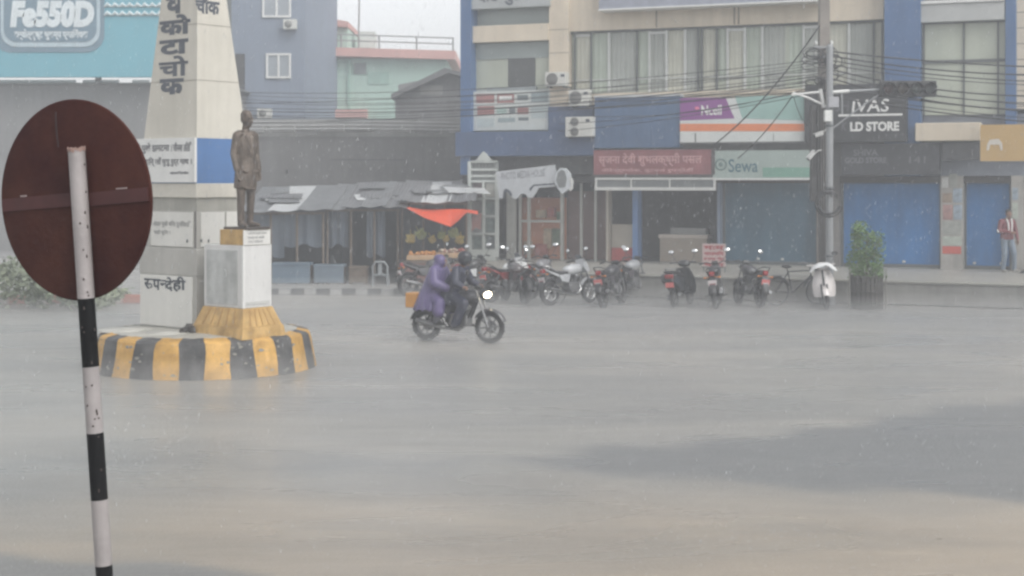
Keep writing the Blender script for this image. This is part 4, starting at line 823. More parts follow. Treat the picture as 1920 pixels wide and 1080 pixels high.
    for q in (-.085, .085): m.tube([P_(.66, q, .30), P_(.56, q, .60)], .028, 10); m.tube([P_(.56, q, .60), P_(.42, q, .98)], .02, 8)
    m.box(P_(.46, 0, .86), (.09, .22, .03), (0, -.35, yaw)); m.build('fork', chrome if rim is chrome else steel, t_)
    fender(t_, .66, .30, 20, 150, .06, bm_); fender(t_, -.65, .30, 40, 165, .075, blkm)
    m = MB(); m.tube([P_(.30, .36, 1.03), P_(.38, .20, 1.06), P_(.42, .06, 1.00), P_(.42, -.06, 1.00), P_(.38, -.20, 1.06), P_(.30, -.36, 1.03)], .012, 8)
    for q in (-1, 1): m.tube([P_(.30, q * .36, 1.03), P_(.35, q * .25, 1.05)], .019, 8); m.tube([P_(.40, q * .2, 1.05), P_(.41, q * .34, 1.04)], .006, 6)
    m.build('handlebar', blkm, t_)
    m = MB()
    if fair: m.prism([P_(.40, -.13, 1.10), P_(.52, -.15, .95), P_(.62, -.12, .80), P_(.50, -.13, .74), P_(.36, -.14, .88)], My @ Vector((0, .28, 0)))
    else: m.ell(P_(.55, 0, .90), (.09, .095, .10), (0, 0, yaw), 14)
    m.box(P_(.44, 0, 1.03), (.09, .14, .06), (0, .5, yaw)); hl = m.build('headlight_shell', tm if fair else blkm, t_, bevel=.012 if fair else 0)
    m = MB(); m.lathe([(.0005, .035), (.05, .026), (.082, 0)], 18, P_(.62 if not fair else .60, 0, .90), My @ Matrix.Diagonal((1, 2.1 if on else 1.15, .72 if on else .62)) @ Matrix.Rotation(R(90), 3, 'Y')); 
    m.build('headlight', pm('lit_headlamp', (1.0, .86, .62), .3, emit=9.0) if on else lens, hl)
    if fair:
        m = MB(); m.sheet(lambda u, v: P_(.50 - .14 * v - .05 * (2 * u - 1) ** 2, (u - .5) * .24 * (1 - .3 * v), .98 + .22 * v), 6, 4, 0, .004); m.build('windscreen', pm('smoke_screen', (.12, .13, .14), .15), t_)
    m = MB(); m.tube([(.24, -.13, .50), (.26, -.15, .34), (.10, -.16, .24), (-.25, -.16, .27)], .022, 8); m.tube([(-.25, -.16, .27), (-.45, -.17, .33), (-.78, -.18, .40)], [.03, .052, .045], 12); m.build('exhaust', chrome if rim is chrome else steel, t_)
    m = MB(); stand and m.tube([(.02, .12, .28), (-.08, .24, .02)], .012, 6); m.tube([(.0, -.14, .28), (.0, -.27, .27)], .014, 6); m.tube([(-.02, .14, .28), (-.02, .27, .27)], .014, 6); m.build('stand', blkm, t_)
    mirrors(t_, .38, 1.06, only=mir)
    if box: m = MB(); m.bx(-1.02, -.74, -.17, .17, .62, .90); m.build('tail_box', box, t_, bevel=.02)
    return t_
def scooter(label, loc, rz, lean=.08, body=(.05, .05, .05), plate=plate_r, group='motorcycles parked along the terrace step', yaw=0.0, name='parked_scooter', cover=None, mir=None):
    t_ = thing(name, label, 'scooter', loc, rz, group, lean)
    bm_ = pm('scooter_paint_%d_%d_%d' % tuple(int(255 * v) for v in body), body, .3, .1, 4, coat=.4)
    wheel(t_, -.60, .23, .052, steel, 5); wheel(t_, .62, .23, .048, steel, 5, yaw=yaw)
    m = MB(); m.prism([(-.10, -.16, .30), (-.16, -.17, .68), (-.60, -.15, .80), (-.86, -.10, .82), (-.84, -.11, .62), (-.45, -.16, .36)], (0, .33, 0)); m.build('rear_body', bm_, t_, bevel=.055, seg=3)
    m = MB(); m.prism([(-.08, -.13, .74), (-.12, -.14, .69), (-.60, -.12, .80), (-.78, -.10, .84), (-.76, -.10, .88), (-.45, -.12, .86)], (0, .27, 0)); m.build('seat', seatm, t_, bevel=.03)
    m = MB(); m.bx(-.20, .34, -.16, .16, .26, .33); m.build('floorboard', blkm, t_, bevel=.015)
    My = Matrix.Rotation(yaw, 3, 'Z'); piv = Vector((.62, 0, 0)); P_ = lambda x, y, z: piv + My @ (Vector((x, y, z)) - piv)
    m = MB()
    def ap(u, v): w_ = .24 + .05 * math.sin(v * 3.1) - .09 * v * v; return Vector((.38 + .10 * v * 0 + .16 * (1 - (2 * u - 1) ** 2) - .10 * v, (u - .5) * 2 * w_, .28 + .62 * v))
    m.sheet(ap, 12, 10, 0, 0); m.sheet(lambda u, v: ap(1 - u, v) - Vector((.035, 0, 0)), 12, 10); m.build('front_apron', bm_, t_)
    fender(t_, .62, .23, 25, 150, .07, bm_)
    m = MB()
    for q in (-.07, .07): m.tube([P_(.62, q, .23), P_(.50, q, .58)], .02, 8)
    m.tube([P_(.52, 0, .55), P_(.40, 0, .98)], .025, 8); m.build('fork', blkm, t_)
    m = MB(); m.ell(P_(.40, 0, 1.00), (.11, .15, .085), (0, .3, yaw), 14, e=.8); m.tube([P_(.28, .33, 1.03), P_(.38, .14, 1.03), P_(.38, -.14, 1.03), P_(.28, -.33, 1.03)], .016, 8); hb = m.build('handlebar_cowl', bm_, t_)
    m = MB(); m.ell(P_(.49, 0, .99), (.03, .09, .05), (0, .3, yaw), 12); m.build('headlight', lens, hb)
    m = MB(); m.prism([(-.80, -.10, .70), (-.87, -.10, .70), (-.90, -.10, .78), (-.84, -.10, .80)], (0, .2, 0)); m.build('tail_light', redl, t_, bevel=.01)
    m = MB(); m.box((-.86, 0, .55), (.012, .20, .12), (0, -.2, 0)); pt_ = m.build('number_plate', plate, t_); m = MB(); m.box((-.72, 0, .55), (.26, .05, .03)); m.build('plate_bracket', blkm, pt_)
    m = MB(); m.tube([(-.40, .13, .84), (-.74, .13, .92), (-.90, 0, .93), (-.74, -.13, .92), (-.40, -.13, .84)], .013, 7); m.build('grab_rail', steel, t_)
    m = MB(); m.tube([(-.2, -.15, .24), (-.45, -.18, .27), (-.72, -.18, .32)], [.02, .045, .04], 10); m.box((-.42, .08, .25), (.42, .16, .14)); m.build('engine', steel, t_)
    mirrors(t_, .38, 1.05, sp=.30, hz=.22, only=mir)
    if cover:
        m = MB(); m.sheet(lambda u, v: Vector((.62 - .34 * u, (v - .5) * .62, 1.02 + .07 * math.sin(3.1 * u) - .16 * abs(2 * v - 1) ** 2.2 + .014 * math.sin(u * 9 + v * 13))), 10, 16, 0, .006); m.build('plastic_cover', cover, t_)
    return t_
def at_rear(px, py, ang, off=.65):
    p = GR(px, py); return p + Vector((math.cos(R(ang)), math.sin(R(ang)), 0)) * off
def pk(kind, label, px, py, ang, **kw):
    return (motorcycle if kind == 'm' else scooter)(label, at_rear(px, py, ang), R(ang), **kw)
pk('s', 'black scooter with red tail panel standing alone left of the price board', 1264, 577, 66, body=(.035, .036, .038), plate=plate_r, lean=-.08)
pk('m', 'black motorcycle with white number plate parked in front of the price board', 1342, 579, 78, plate=plate_w, lean=-.10, mir=-1)
pk('m', 'black motorcycle with red number plate parked left of the bicycle', 1424, 577, 104, plate=plate_r, lean=.10, mir=-1)
pk('m', 'black motorcycle with red plate at the right end of the crowded group', 1132, 577, 66, plate=plate_r, lean=-.10, mir=-1)
pk('m', 'dark motorcycle half hidden at the far right of the crowded group', 1163, 563, 58, plate=plate_w, lean=-.08, tank=(.30, .31, .32), mir=1)
pk('m', 'silver motorcycle with chrome fork and white windshield in the crowded group', 1032, 573, 40, body=(.36, .37, .38), tank=(.42, .43, .44), rim=chrome, plate=plate_w, lean=-.12, fair=True, yaw=.15)
pk('m', 'dark motorcycle behind the silver one with grey tail', 1000, 560, 66, body=(.2, .2, .21), plate=plate_w, lean=-.1)
pk('m', 'black motorcycle with brown seat left of the silver one', 983, 571, 112, seat=pm('seat_brown', (.07, .035, .03), .5, .2, 6), plate=plate_w, lean=.12, tank=(.10, .09, .09), tail=False)
pk('m', 'red motorcycle with white tank fairing near the middle of the crowded group', 921, 567, 44, body=(.20, .03, .03), tank=(.72, .72, .71), plate=plate_r, lean=-.10, fair=True)
pk('m', 'dark motorcycle with white side stripe directly behind the riders', 868, 560, 62, body=(.62, .63, .63), tank=(.05, .05, .05), plate=plate_w, lean=-.1)
pk('m', 'leftmost parked motorcycle half hidden behind the purple raincoat', 766, 556, 24, plate=plate_w, lean=-.1, rim=steel)
wp = GR(1556, 580); white_s = scooter('white scooter draped in pale plastic facing the road beside the bicycle', wp + Vector((.0, .62, 0)), R(-97), body=(.66, .62, .60), lean=.07, yaw=.1, cover=pm('pale_plastic', (.70, .70, .70), .25, .06, 5), mir=1)
# bicycles
def bicycle(label, loc, rz, lean=.05):
    t_ = thing('bicycle', label, 'bicycle', loc, rz, 'bicycles by the terrace', lean); pb_ = pm('bicycle_black', (.03, .03, .032), .4, .2, 6)
    wheel(t_, -.53, .34, .020, steel, 22, True); wheel(t_, .55, .34, .020, steel, 22, True, yaw=.25)
    m = MB(); m.tube([(-.53, .05, .34), (-.10, .03, .30)], .011, 6); m.tube([(-.53, -.05, .34), (-.10, -.03, .30)], .011, 6)
    m.tube([(-.10, 0, .30), (-.24, 0, .86)], .017, 8); m.tube([(-.10, 0, .30), (.38, 0, .72)], .018, 8); m.tube([(-.23, 0, .82), (.36, 0, .84)], .017, 8); m.tube([(-.53, .045, .34), (-.22, .02, .80)], .009, 6); m.tube([(-.53, -.045, .34), (-.22, -.02, .80)], .009, 6); m.tube([(.35, 0, .90), (.39, 0, .68)], .019, 8); m.build('frame', pb_, t_)
    m = MB()
    for q in (-.05, .05): m.tube([(.39, q * .6, .68), (.45, q, .60), (.55, q, .34)], .012, 6)
    m.build('fork', pb_, t_)
    m = MB(); m.tube([(.16, .28, .98), (.28, .22, 1.02), (.36, .05, .97), (.36, -.05, .97), (.28, -.22, 1.02), (.16, -.28, .98)], .012, 7); m.tube([(.35, 0, .90), (.355, 0, .98)], .013, 7); m.build('handlebar', steel, t_)
    m = MB(); m.ell((-.27, 0, .94), (.14, .085, .04), (0, .08, 0), 14); m.tube([(-.24, 0, .84), (-.26, 0, .92)], .012, 6); m.build('saddle', seatm, t_)
    fender(t_, -.53, .34, 20, 200, .03, pb_); fender(t_, .55, .34, 30, 165, .03, pb_)
    m = MB(); m.torus((-.10, -.06, .30), .09, .008, MXZ, 20, 5); m.tube([(-.10, -.09, .30), (-.02, -.09, .16)], .009, 5); m.box((-.02, -.14, .16), (.09, .08, .02)); m.tube([(-.10, .08, .30), (-.18, .08, .44)], .009, 5); m.box((-.18, .13, .44), (.09, .08, .02)); m.build('crank', steel, t_)
    m = MB(); m.bx(-.78, -.36, -.08, .08, .72, .735); m.tube([(-.76, .06, .72), (-.54, .06, .36)], .006, 5); m.tube([(-.76, -.06, .72), (-.54, -.06, .36)], .006, 5); m.build('carrier', steel, t_)
    return t_
b0 = GR(1492, 572); bicycle('black bicycle parked side-on between the red plated motorcycle and the white scooter', b0, R(14), .06)
b1 = GR(1926, 556); b1.z = 0; bicycle('bicycle cut off by the right edge of the picture', b1 + Vector((.6, .1, 0)), R(8), -.05)
# ------------------------------------------------------------------ the moving motorcycle with its two riders
RA = R(-24); rl = GR(858, 641)
ride = motorcycle('dark motorcycle with lit headlamp carrying two riders through the rain', rl, RA, lean=0, group=None, name='ridden_motorcycle', on=True, rim=steel, box=pm('tail_box_orange', (.52, .25, .06), .4, .2, 5), tail=False, body=(.045, .045, .05), tank=(.04, .04, .045), mir=-1, rack=False, stand=False)
def local_thing(name, label, cat): return thing(name, label, cat, rl, RA)
skin = pm('skin_brown', (.20, .11, .075), .6, .1, 6); navy = pm('wet_navy_cloth', (.025, .028, .05), .45, .25, 5, .15); purple = pm('purple_raincoat', (.085, .068, .165), .4, .25, 3, .15, c2=(.115, .09, .20)); boot = pm('black_shoe', (.02, .02, .02), .5)
dr = local_thing('person', 'rider in dark navy rain clothes and black helmet gripping the handlebar', 'person')
m = MB(); head(m, (.16, 0, 1.545), (1, 0, -.1), neck=(.08, 0, 1.40))
for q in (-1, 1): hand(m, (.255, q * .33, 1.06), (1, q * .12, -.15), (0, 0, -1), q, 1.3)
fuse('body', m, skin, dr, .010, 2)
m = MB()
loft(m, [((-.17, 0, .70), .21, .25), ((-.17, 0, .80), .21, .245), ((-.15, 0, .92), .20, .235), ((-.09, 0, 1.06), .185, .23), ((-.02, 0, 1.20), .17, .235), ((.05, 0, 1.32), .14, .225), ((.075, 0, 1.40), .09, .17)])
for i in range(9): a_ = .8 + i * .55; cap(m, (-.02 + .14 * math.cos(a_), .20 * math.sin(a_), 1.22), (-.17 + .205 * math.cos(a_), .245 * math.sin(a_), .72), .012, .026, 8)
cap(m, (.06, -.17, 1.36), (.06, .17, 1.36), .075, .075)
for q in (-1, 1): limb(m, [(.06, q * .20, 1.35), (.12, q * .33, 1.12), (.25, q * .33, 1.06)], [.085, .082, .058])
fuse('jacket', m, navy, dr, .014, 4)
m = MB()
for q in (-1, 1): limb(m, [(-.14, q * .10, .90), (.22, q * .21, .74), (.06, q * .22, .36)], [.12, .105, .085])
m.ell((-.16, 0, .90), (.16, .18, .11)); fuse('trousers', m, navy, dr, .014, 3)
m = MB()
for q in (-1, 1): shoe(m, (.05, q * .22, .36), (1, q * .15, 0))
fuse('shoes', m, boot, dr, .012, 2)
m = MB(); m.ell((.145, 0, 1.58), (.136, .118, .128), (0, .1, 0), 20); m.ell((.15, 0, 1.52), (.122, .112, .095), n=16); hl_ = m.build('helmet', pm('helmet_black', (.03, .032, .04), .25, .1, 4), dr)
m = MB(); m.sheet(lambda u, v: Vector((.145 + .140 * math.cos((u - .5) * 2.1), .122 * math.sin((u - .5) * 2.1), 1.52 + .09 * v)), 10, 4, 0, .004); m.build('visor', pm('visor_smoke', (.08, .09, .10), .1), hl_)
pa_ = local_thing('person', 'pillion passenger wrapped in a hooded purple raincoat behind the rider', 'person')
m = MB(); head(m, (-.34, .02, 1.50), (1, -.1, -.05), neck=(-.40, 0, 1.36))
for q in (-1, 1): hand(m, (-.12, q * .20, 1.02), (1, -q * .3, -.2), (0, -q, -.3), q, .9)
fuse('body', m, skin, pa_, .010, 2)
m = MB()
loft(m, [((-.53, 0, .60), .33, .36), ((-.52, 0, .70), .33, .35), ((-.50, 0, .85), .29, .32), ((-.46, 0, 1.04), .235, .29), ((-.43, 0, 1.22), .185, .265), ((-.40, 0, 1.36), .13, .20)])
for i in range(11): a_ = 1.2 + i * .42; cap(m, (-.44 + .16 * math.cos(a_), .23 * math.sin(a_), 1.22), (-.54 + .33 * math.cos(a_ + .1), .355 * math.sin(a_ + .1), .60), .016, .034, 8)
cap(m, (-.40, -.17, 1.34), (-.40, .17, 1.34), .08, .08)
for q in (-1, 1): limb(m, [(-.40, q * .20, 1.33), (-.33, q * .31, 1.10), (-.13, q * .22, 1.02)], [.095, .105, .085])
m.ell((-.36, 0, 1.50), (.115, .115, .135)); m.ell((-.40, 0, 1.42), (.115, .12, .10)); m.ell((-.39, 0, 1.55), (.105, .10, .085))
for q in (-1, 1): limb(m, [(-.48, q * .16, .88), (-.25, q * .25, .74), (-.27, q * .26, .58)], [.13, .115, .12])
rc = fuse('raincoat', m, purple, pa_, .014, 5)
m = MB()
for q in (-1, 1): limb(m, [(-.25, q * .25, .70), (-.32, q * .25, .40)], [.08, .06])
fuse('trousers', m, pm('grey_wet_trousers', (.10, .10, .12), .5, .2, 4), pa_, .014, 3)
m = MB()
for q in (-1, 1): shoe(m, (-.32, q * .25, .41), (1, q * .1, 0))
fuse('shoes', m, boot, pa_, .012, 2)
# ------------------------------------------------------------------ man leaning by the shutter
mx_ = PX(1888, 503, 39.6); mp = thing('person', 'man in a maroon jacket with white chest stripes leaning by the far right blue shutter', 'person', (mx_.x, mx_.y, .6), R(-72))
m = MB(); head(m, (.04, .03, 1.53), (1, -.5, -.15), neck=(0, 0, 1.38)); hand(m, (.20, -.03, 1.06), (.3, .8, -.2), (-1, .3, 0), -1, .6); hand(m, (.10, .26, .86), (.2, 0, -1), (.3, -1, 0), 1, .5); fuse('body', m, skin, mp, .010, 2)
m = MB(); hairs(m, (.04, .03, 1.535), (1, -.5, -.15)); fuse('hair', m, pm('black_hair', (.015, .014, .014), .5, .3, 20), mp, .010, 2)
m = MB()
loft(m, [((0, 0, .86), .135, .19), ((0, 0, .96), .135, .185), ((0, 0, 1.10), .13, .178), ((0, 0, 1.24), .13, .195), ((-.01, 0, 1.33), .11, .195), ((-.01, 0, 1.38), .075, .14)])
cap(m, (-.01, -.15, 1.34), (-.01, .15, 1.34), .072, .072)
limb(m, [(0, -.19, 1.33), (.02, -.26, 1.08), (.19, -.06, 1.06)], [.068, .058, .046]); limb(m, [(0, .19, 1.33), (.01, .26, 1.10), (.09, .26, .88)], [.068, .056, .045])
jk = fuse('jacket', m, pm('maroon_jacket', (.15, .028, .035), .6, .2, 5), mp, .012, 4)
m = MB()
for q in (-1, 1): m.tube([(.085, q * .075, 1.41), (.135, q * .06, 1.30), (.140, q * .05, 1.16), (.138, q * .05, 1.04)], [.02, .021, .021, .019], 8)
m.tube([(.02, -.315, 1.12), (.055, -.30, 1.05)], .02, 8); m.tube([(.075, -.235, 1.1), (.10, -.2, 1.04)], .024, 8); m.build('white_stripe', white, jk)
m = MB(); limb(m, [(0, -.09, .90), (.05, -.11, .48), (.0, -.12, .09)], [.10, .075, .06]); limb(m, [(0, .09, .90), (.10, .14, .50), (.05, .19, .09)], [.10, .078, .062]); m.ell((0, 0, .90), (.13, .17, .10)); fuse('trousers', m, pm('pale_jeans', (.15, .19, .24), .7, .2, 5), mp, .012, 3)
m = MB(); shoe(m, (0, -.12, .085), (1, -.1, 0)); shoe(m, (.05, .19, .085), (1, .3, 0)); fuse('shoes', m, pm('grey_shoe', (.36, .34, .31), .6), mp, .012, 2)
# ------------------------------------------------------------------ poles, signal head, cables
galv = pm('galvanised_steel', (.30, .31, .32), .45, .12, 4, metal=.3, streak=.15); cpole = pm('weathered_concrete_pole', (.24, .215, .19), .8, .25, 2.5, .1, streak=.2); cab = pm('cable_rubber', (.022, .022, .024), .6, .1)
PY_ = 36.4; pb0 = PX(1556, 560, PY_); pl_ = thing('signal_pole', 'grey steel signal pole carrying boxes and brackets at the terrace edge', 'pole', (pb0.x, PY_, 0))
LP = lambda px, py, dy=0: Vector(((px - 960) * (PY_ + dy) / FPX - pb0.x, dy, CAMH - (py - HOR) * (PY_ + dy) / FPX))
m = MB(); m.tube([(0, 0, 0), (-.01, 0, 2.6), (0, 0, 6.28)], [.095, .088, .082], 16); m.cyl((0, 0, 0), (0, 0, .25), .14, .13, 16); m.cyl((0, 0, 6.28), (0, 0, 6.33), .088, .06, 14); m.build('shaft', galv, pl_)
m = MB(); a = LP(1552, 182, -.14); b_ = LP(1571, 202, -.14); m.bx(a.x, b_.x, -.26, -.10, b_.z, a.z); m.build('grey_box', pm('box_grey', (.34, .34, .36), .5), pl_, bevel=.012)
m = MB(); a = LP(1545, 207, -.14); b_ = LP(1559, 228, -.14); m.bx(a.x, b_.x, -.24, -.09, b_.z, a.z); m.build('white_box', white, pl_, bevel=.012)
m = MB(); m.tube([LP(1558, 173), LP(1592, 171)], .045, 8); m.build('arm_stub', white, pl_)
m = MB(); m.tube([LP(1592, 171), LP(1652, 168)], .035, 8); m.tube([LP(1578, 174), LP(1579, 214)], .022, 6); m.tube([LP(1562, 240), LP(1611, 203), LP(1650, 176)], .02, 6); m.build('arm', galv, pl_)
m = MB(); m.tube([LP(1538, 167, .1), LP(1545, 202, .1)], .045, 8); m.tube([LP(1484, 178, .1), LP(1510, 175, .1), LP(1541, 172, .1)], .028, 7); m.tube([LP(1486, 174, .1), LP(1512, 182, .1), LP(1543, 196, .1)], .028, 7); m.tube([LP(1543, 198, .1), LP(1556, 200, 0)], .02, 6); m.build('bracket', white, pl_)
m = MB()
for py in (236, 352, 480): q = LP(1555, py); m.cyl(q - Vector((0, 0, .03)), q + Vector((0, 0, .03)), .102, n=16)
m.build('clamp_band', dalum, pl_)
sh = PX(1702, 167, PY_ - .1); tlh = thing('traffic_light', 'black horizontal traffic light head of four hooded lenses on the pole arm', 'traffic light', sh)
m = MB(); m.bx(-.68, .68, -.09, .12, -.19, .20); m.build('housing', pm('signal_black', (.02, .02, .021), .5, .2), tlh, bevel=.02)
for i in range(4):
    x = -.50 + i * .335; m = MB(); m.lathe([(.001, .03), (.08, .022), (.125, 0)], 18, (x, -.092, 0), Matrix.Rotation(R(90), 3, 'X')); l_ = m.build('lens', pm(['lens_dark_red', 'lens_dark_amber', 'lens_dark_green', 'lens_dark_arrow'][i], [(.035, .012, .012), (.035, .022, .01), (.01, .025, .018), (.012, .02, .018)][i], .2, .1, 6), tlh)
    m = MB(); m.lathe([(.145, -.0), (.15, .17), (.135, .17), (.13, 0)], 16, (x, -.092, 0), Matrix.Rotation(R(90), 3, 'X'), a0=R(190), a1=R(350)); m.lathe([(.145, 0), (.15, .17)], 16, (x, -.092, 0), Matrix.Rotation(R(90), 3, 'X'), a0=R(10), a1=R(170)); m.build('visor', blkm, l_)
cp = PX(1545, 500, 37.4); old = thing('utility_pole', 'old brown concrete utility pole rising out of the picture behind the steel pole', 'pole', (cp.x, 37.4, .6))
m = MB(); m.add([(x * w_, y * w_, z) for z, w_ in ((-.02, .15), (10.5, .105)) for x, y in ((-1, -1), (1, -1), (1, 1), (-1, 1))], [(0, 1, 5, 4), (1, 2, 6, 5), (2, 3, 7, 6), (3, 0, 4, 7), (4, 5, 6, 7), (3, 2, 1, 0)]); m.build('shaft', cpole, old)
m = MB()
for z, x0, x1 in ((5.72, -.28, .2), (5.48, -.3, .1), (4.9, -.4, .3)): m.bx(x0, x1, -.2, -.155, z, z + .05)
m.build('cross_arm', galv, old)
m = MB()
for z, x in ((5.80, -.24), (5.56, -.26), (5.8, .15)): m.lathe([(.0, .0), (.035, 0), (.05, .03), (.03, .05), (.045, .07), (.02, .1), (0, .1)], 10, (x, -.18, z))
m.build('insulator', pm('porcelain', (.6, .6, .58), .25), old)
m = MB()
for i in range(4): m.tube([(-.18 + .05 * i, -.19, 5.0), (-.2 + .06 * i, -.21, 3.2), (-.16 + .05 * i, -.2, 1.0), (-.14 + .04 * i, -.19, 0)], .022, 6)
m.bx(-.34, -.12, -.16, .1, 1.9, 4.3); m.build('conduit', pm('conduit_dark', (.05, .048, .046), .7, .3, 4), old)
tg = MB(); random.seed(5)
for i in range(22):
    c = Vector((random.uniform(-.45, .35), random.uniform(-.3, -.18), random.uniform(4.75, 5.6))); a = random.uniform(.08, .26); b_ = random.uniform(.06, .2); ph = random.random() * 6
    tg.tube([c + Vector((a * math.cos(t * .7 + ph), .03 * math.sin(t * 1.3), b_ * math.sin(t * .7 + ph))) for t in range(10)], random.uniform(.008, .016), 5)
tgo = tg.build('cable_tangle', cab, None, (cp.x, 37.4, .6)); tag(tgo, 'knot of tangled black cables on the old concrete pole', 'cable tangle')
m = MB()
for i in range(7): m.torus((random.uniform(-.04, .04), i * .02 - .06, random.uniform(-.04, .04)), .29 + random.uniform(-.05, .05), .014, MXZ, 26, 5, a0=random.random(), a1=6.0)
cl = PX(1553, 382, PY_ - .15); q = m.build('cable_coil', cab, None, cl); tag(q, 'coil of spare black cable hung halfway up the steel pole', 'cable coil')
for px, py, lb, ang in ((1536, 252, 'white camera angled left below the white box on the poles', .5), (1522, 291, 'lower white camera hanging by the Sewa sign end', 1.3)):
    c = PX(px, py, 36.9); t_ = thing('security_camera', lb, 'camera', c, R(-160))
    m = MB(); Mx = Euler((0, ang * .6, 0)).to_matrix(); m.cyl(Mx @ Vector((-.10, 0, 0)), Mx @ Vector((.14, 0, 0)), .05, .05, 14); m.box(Mx @ Vector((.0, 0, .05)), (.26, .12, .015), (0, ang * .6, 0)); m.build('body', white, t_)
    m = MB(); m.cyl(Mx @ Vector((.141, 0, 0)), Mx @ Vector((.15, 0, 0)), .045, n=12); m.build('lens', blkm, t_)
    m = MB(); m.tube([(-.06, 0, .03), (-.14, .1, .12), (-.2, .3 if py < 270 else .1, .12)], .018, 6); m.build('bracket', white, t_)
def cable(p, q, sag, r, label, group):
    n = 18; pts = []
    mid = (p + q) / 2
    for i in range(n + 1):
        t = i / n; v = p.lerp(q, t); v.z -= sag * 4 * t * (1 - t); pts.append(v - mid)
    o = MB().tube(pts, r, 6).build('overhead_cable', cab, None, mid); tag(o, label, 'cable', group); return o
random.seed(11)
for i in range(12):
    y0 = 112 + i * 5.2; y1 = 172 + i * 5.4 + random.uniform(-4, 4)
    cable(PX(1532 + random.uniform(-8, 6), y0, 37.1), PX(400, y1, 50 + random.uniform(-2, 2)), random.uniform(.15, .55), random.choice((.008, .010, .012, .016)), 'black cable in the sagging bundle strung from the poles to the far left', 'cables sagging leftwards from the poles')
for i in range(5):
    y0 = 150 + i * 6; px1 = random.uniform(1040, 1110)
    cable(PX(1530, y0, 37.1), FW(fu(px1, -.6), -.6, fz(px1, 190 + i * 14, -.6)), random.uniform(.1, .3), .010, 'thin cable from the poles down to the blue wall by the air conditioners', 'service cables to the blue wall')
for i in range(11):
    y0 = 97 + i * 8.5; y1 = 126 + i * 12 + random.uniform(-5, 5)
    cable(PX(1562, y0, 37.0), PX(2150, y1, 35.5), random.uniform(.05, .4), random.choice((.012, .016, .020)), 'black cable strung from the poles across the right bay out of the picture', 'cables strung rightwards from the poles')
cable(PX(1537, 48, 37.2), FW(fu(1338, -.75), -.75, fz(1338, 272, -.75)), .25, .018, 'thick dark cable slanting steeply from pole top down across the purple and orange board', None)
cable(PX(1486, 180, 36.5), FW(fu(1382, -.8), -.8, fz(1382, 298, -.8)), .12, .014, 'cable slanting from the white bracket down to the Sewa sign', None)
cable(PX(1488, 182, 36.5), FW(fu(1516, -.7), -.7, fz(1516, 236, -.7)), .15, .010, 'short loose cable drooping from the white bracket to the black board', None)
# ------------------------------------------------------------------ potted shrub in a tree guard
random.seed(3)
bs = PX(1625, 572, 35.2); bsh = thing('shrub', 'bushy green columnar shrub growing out of a dark tree guard', 'shrub', (bs.x, 35.2, 0))
lm = pm('leaf_green', (.052, .115, .022), .5, .35, 3, c2=(.10, .19, .045)); lv = MB(); lv2 = MB()
def leaf(mb, c, s_):
    e = Euler((random.uniform(-1.2, 1.2), random.uniform(-1.2, 1.2), random.random() * 6.3)).to_matrix()
    v = [c + e @ Vector(p) for p in ((0, -.5 * s_, 0), (.28 * s_, -.05 * s_, .06 * s_), (0, .55 * s_, 0), (-.28 * s_, -.05 * s_, .06 * s_))]; mb.add(v, [(0, 1, 2, 3)], 0, False)
for i in range(330):
    a = random.random() * 6.28; z = random.uniform(.72, 2.02); rr = .37 * (1 - .28 * max(0, (z - 1.6)) / .4) * (1 + .12 * math.sin(a * 3 + z * 5))
    if z > 1.75 and math.cos(a - 2.9) < -.1: continue
    r_ = rr * math.sqrt(random.uniform(.25, 1)); c = Vector((r_ * math.cos(a), r_ * math.sin(a), z))
    for k in range(9): leaf(lv, c + Vector((random.gauss(0, .05), random.gauss(0, .05), random.gauss(0, .055))), random.uniform(.05, .10))
lv.build('foliage', lm, bsh)
m = MB(); m.tube([(0, 0, 0), (.02, 0, .6), (-.02, .01, 1.2), (.02, 0, 1.8)], [.04, .035, .025, .01], 8)
for i in range(14): a = random.random() * 6.28; z = random.uniform(.6, 1.6); m.tube([(0, 0, z), (.2 * math.cos(a), .2 * math.sin(a), z + .15), (.33 * math.cos(a), .33 * math.sin(a), z + .3)], [.014, .01, .004], 5)
m.build('trunk', pm('bark', (.10, .08, .06), .8, .3, 8), bsh)
tgd = thing('tree_guard', 'dark slatted drum shaped tree guard around the foot of the shrub', 'tree guard', (bs.x, 35.2, 0))
m = MB()
for i in range(22): a = 2 * math.pi * i / 22; m.box((.37 * math.cos(a), .37 * math.sin(a), .40), (.012, .075, .78), (0, 0, a))
m.build('slat', pm('guard_dark', (.06, .056, .05), .7, .3, 4), tgd)
m = MB()
for z in (.12, .42, .76): m.torus((0, 0, z), .382, .014, n=26, k=6)
m.lathe([(.34, 0), (.34, .6), (.001, .6)], 20); m.build('hoop', pm('guard_hoop', (.07, .065, .06), .6), tgd)
for q in (-.43, .43):
    m = MB(); m.cyl((0, 0, 0), (0, 0, .95), .02, n=8); o = m.build('stake', pm('stake_grey', (.22, .21, .19), .7), tgd); o.location = (q, -.1, 0)
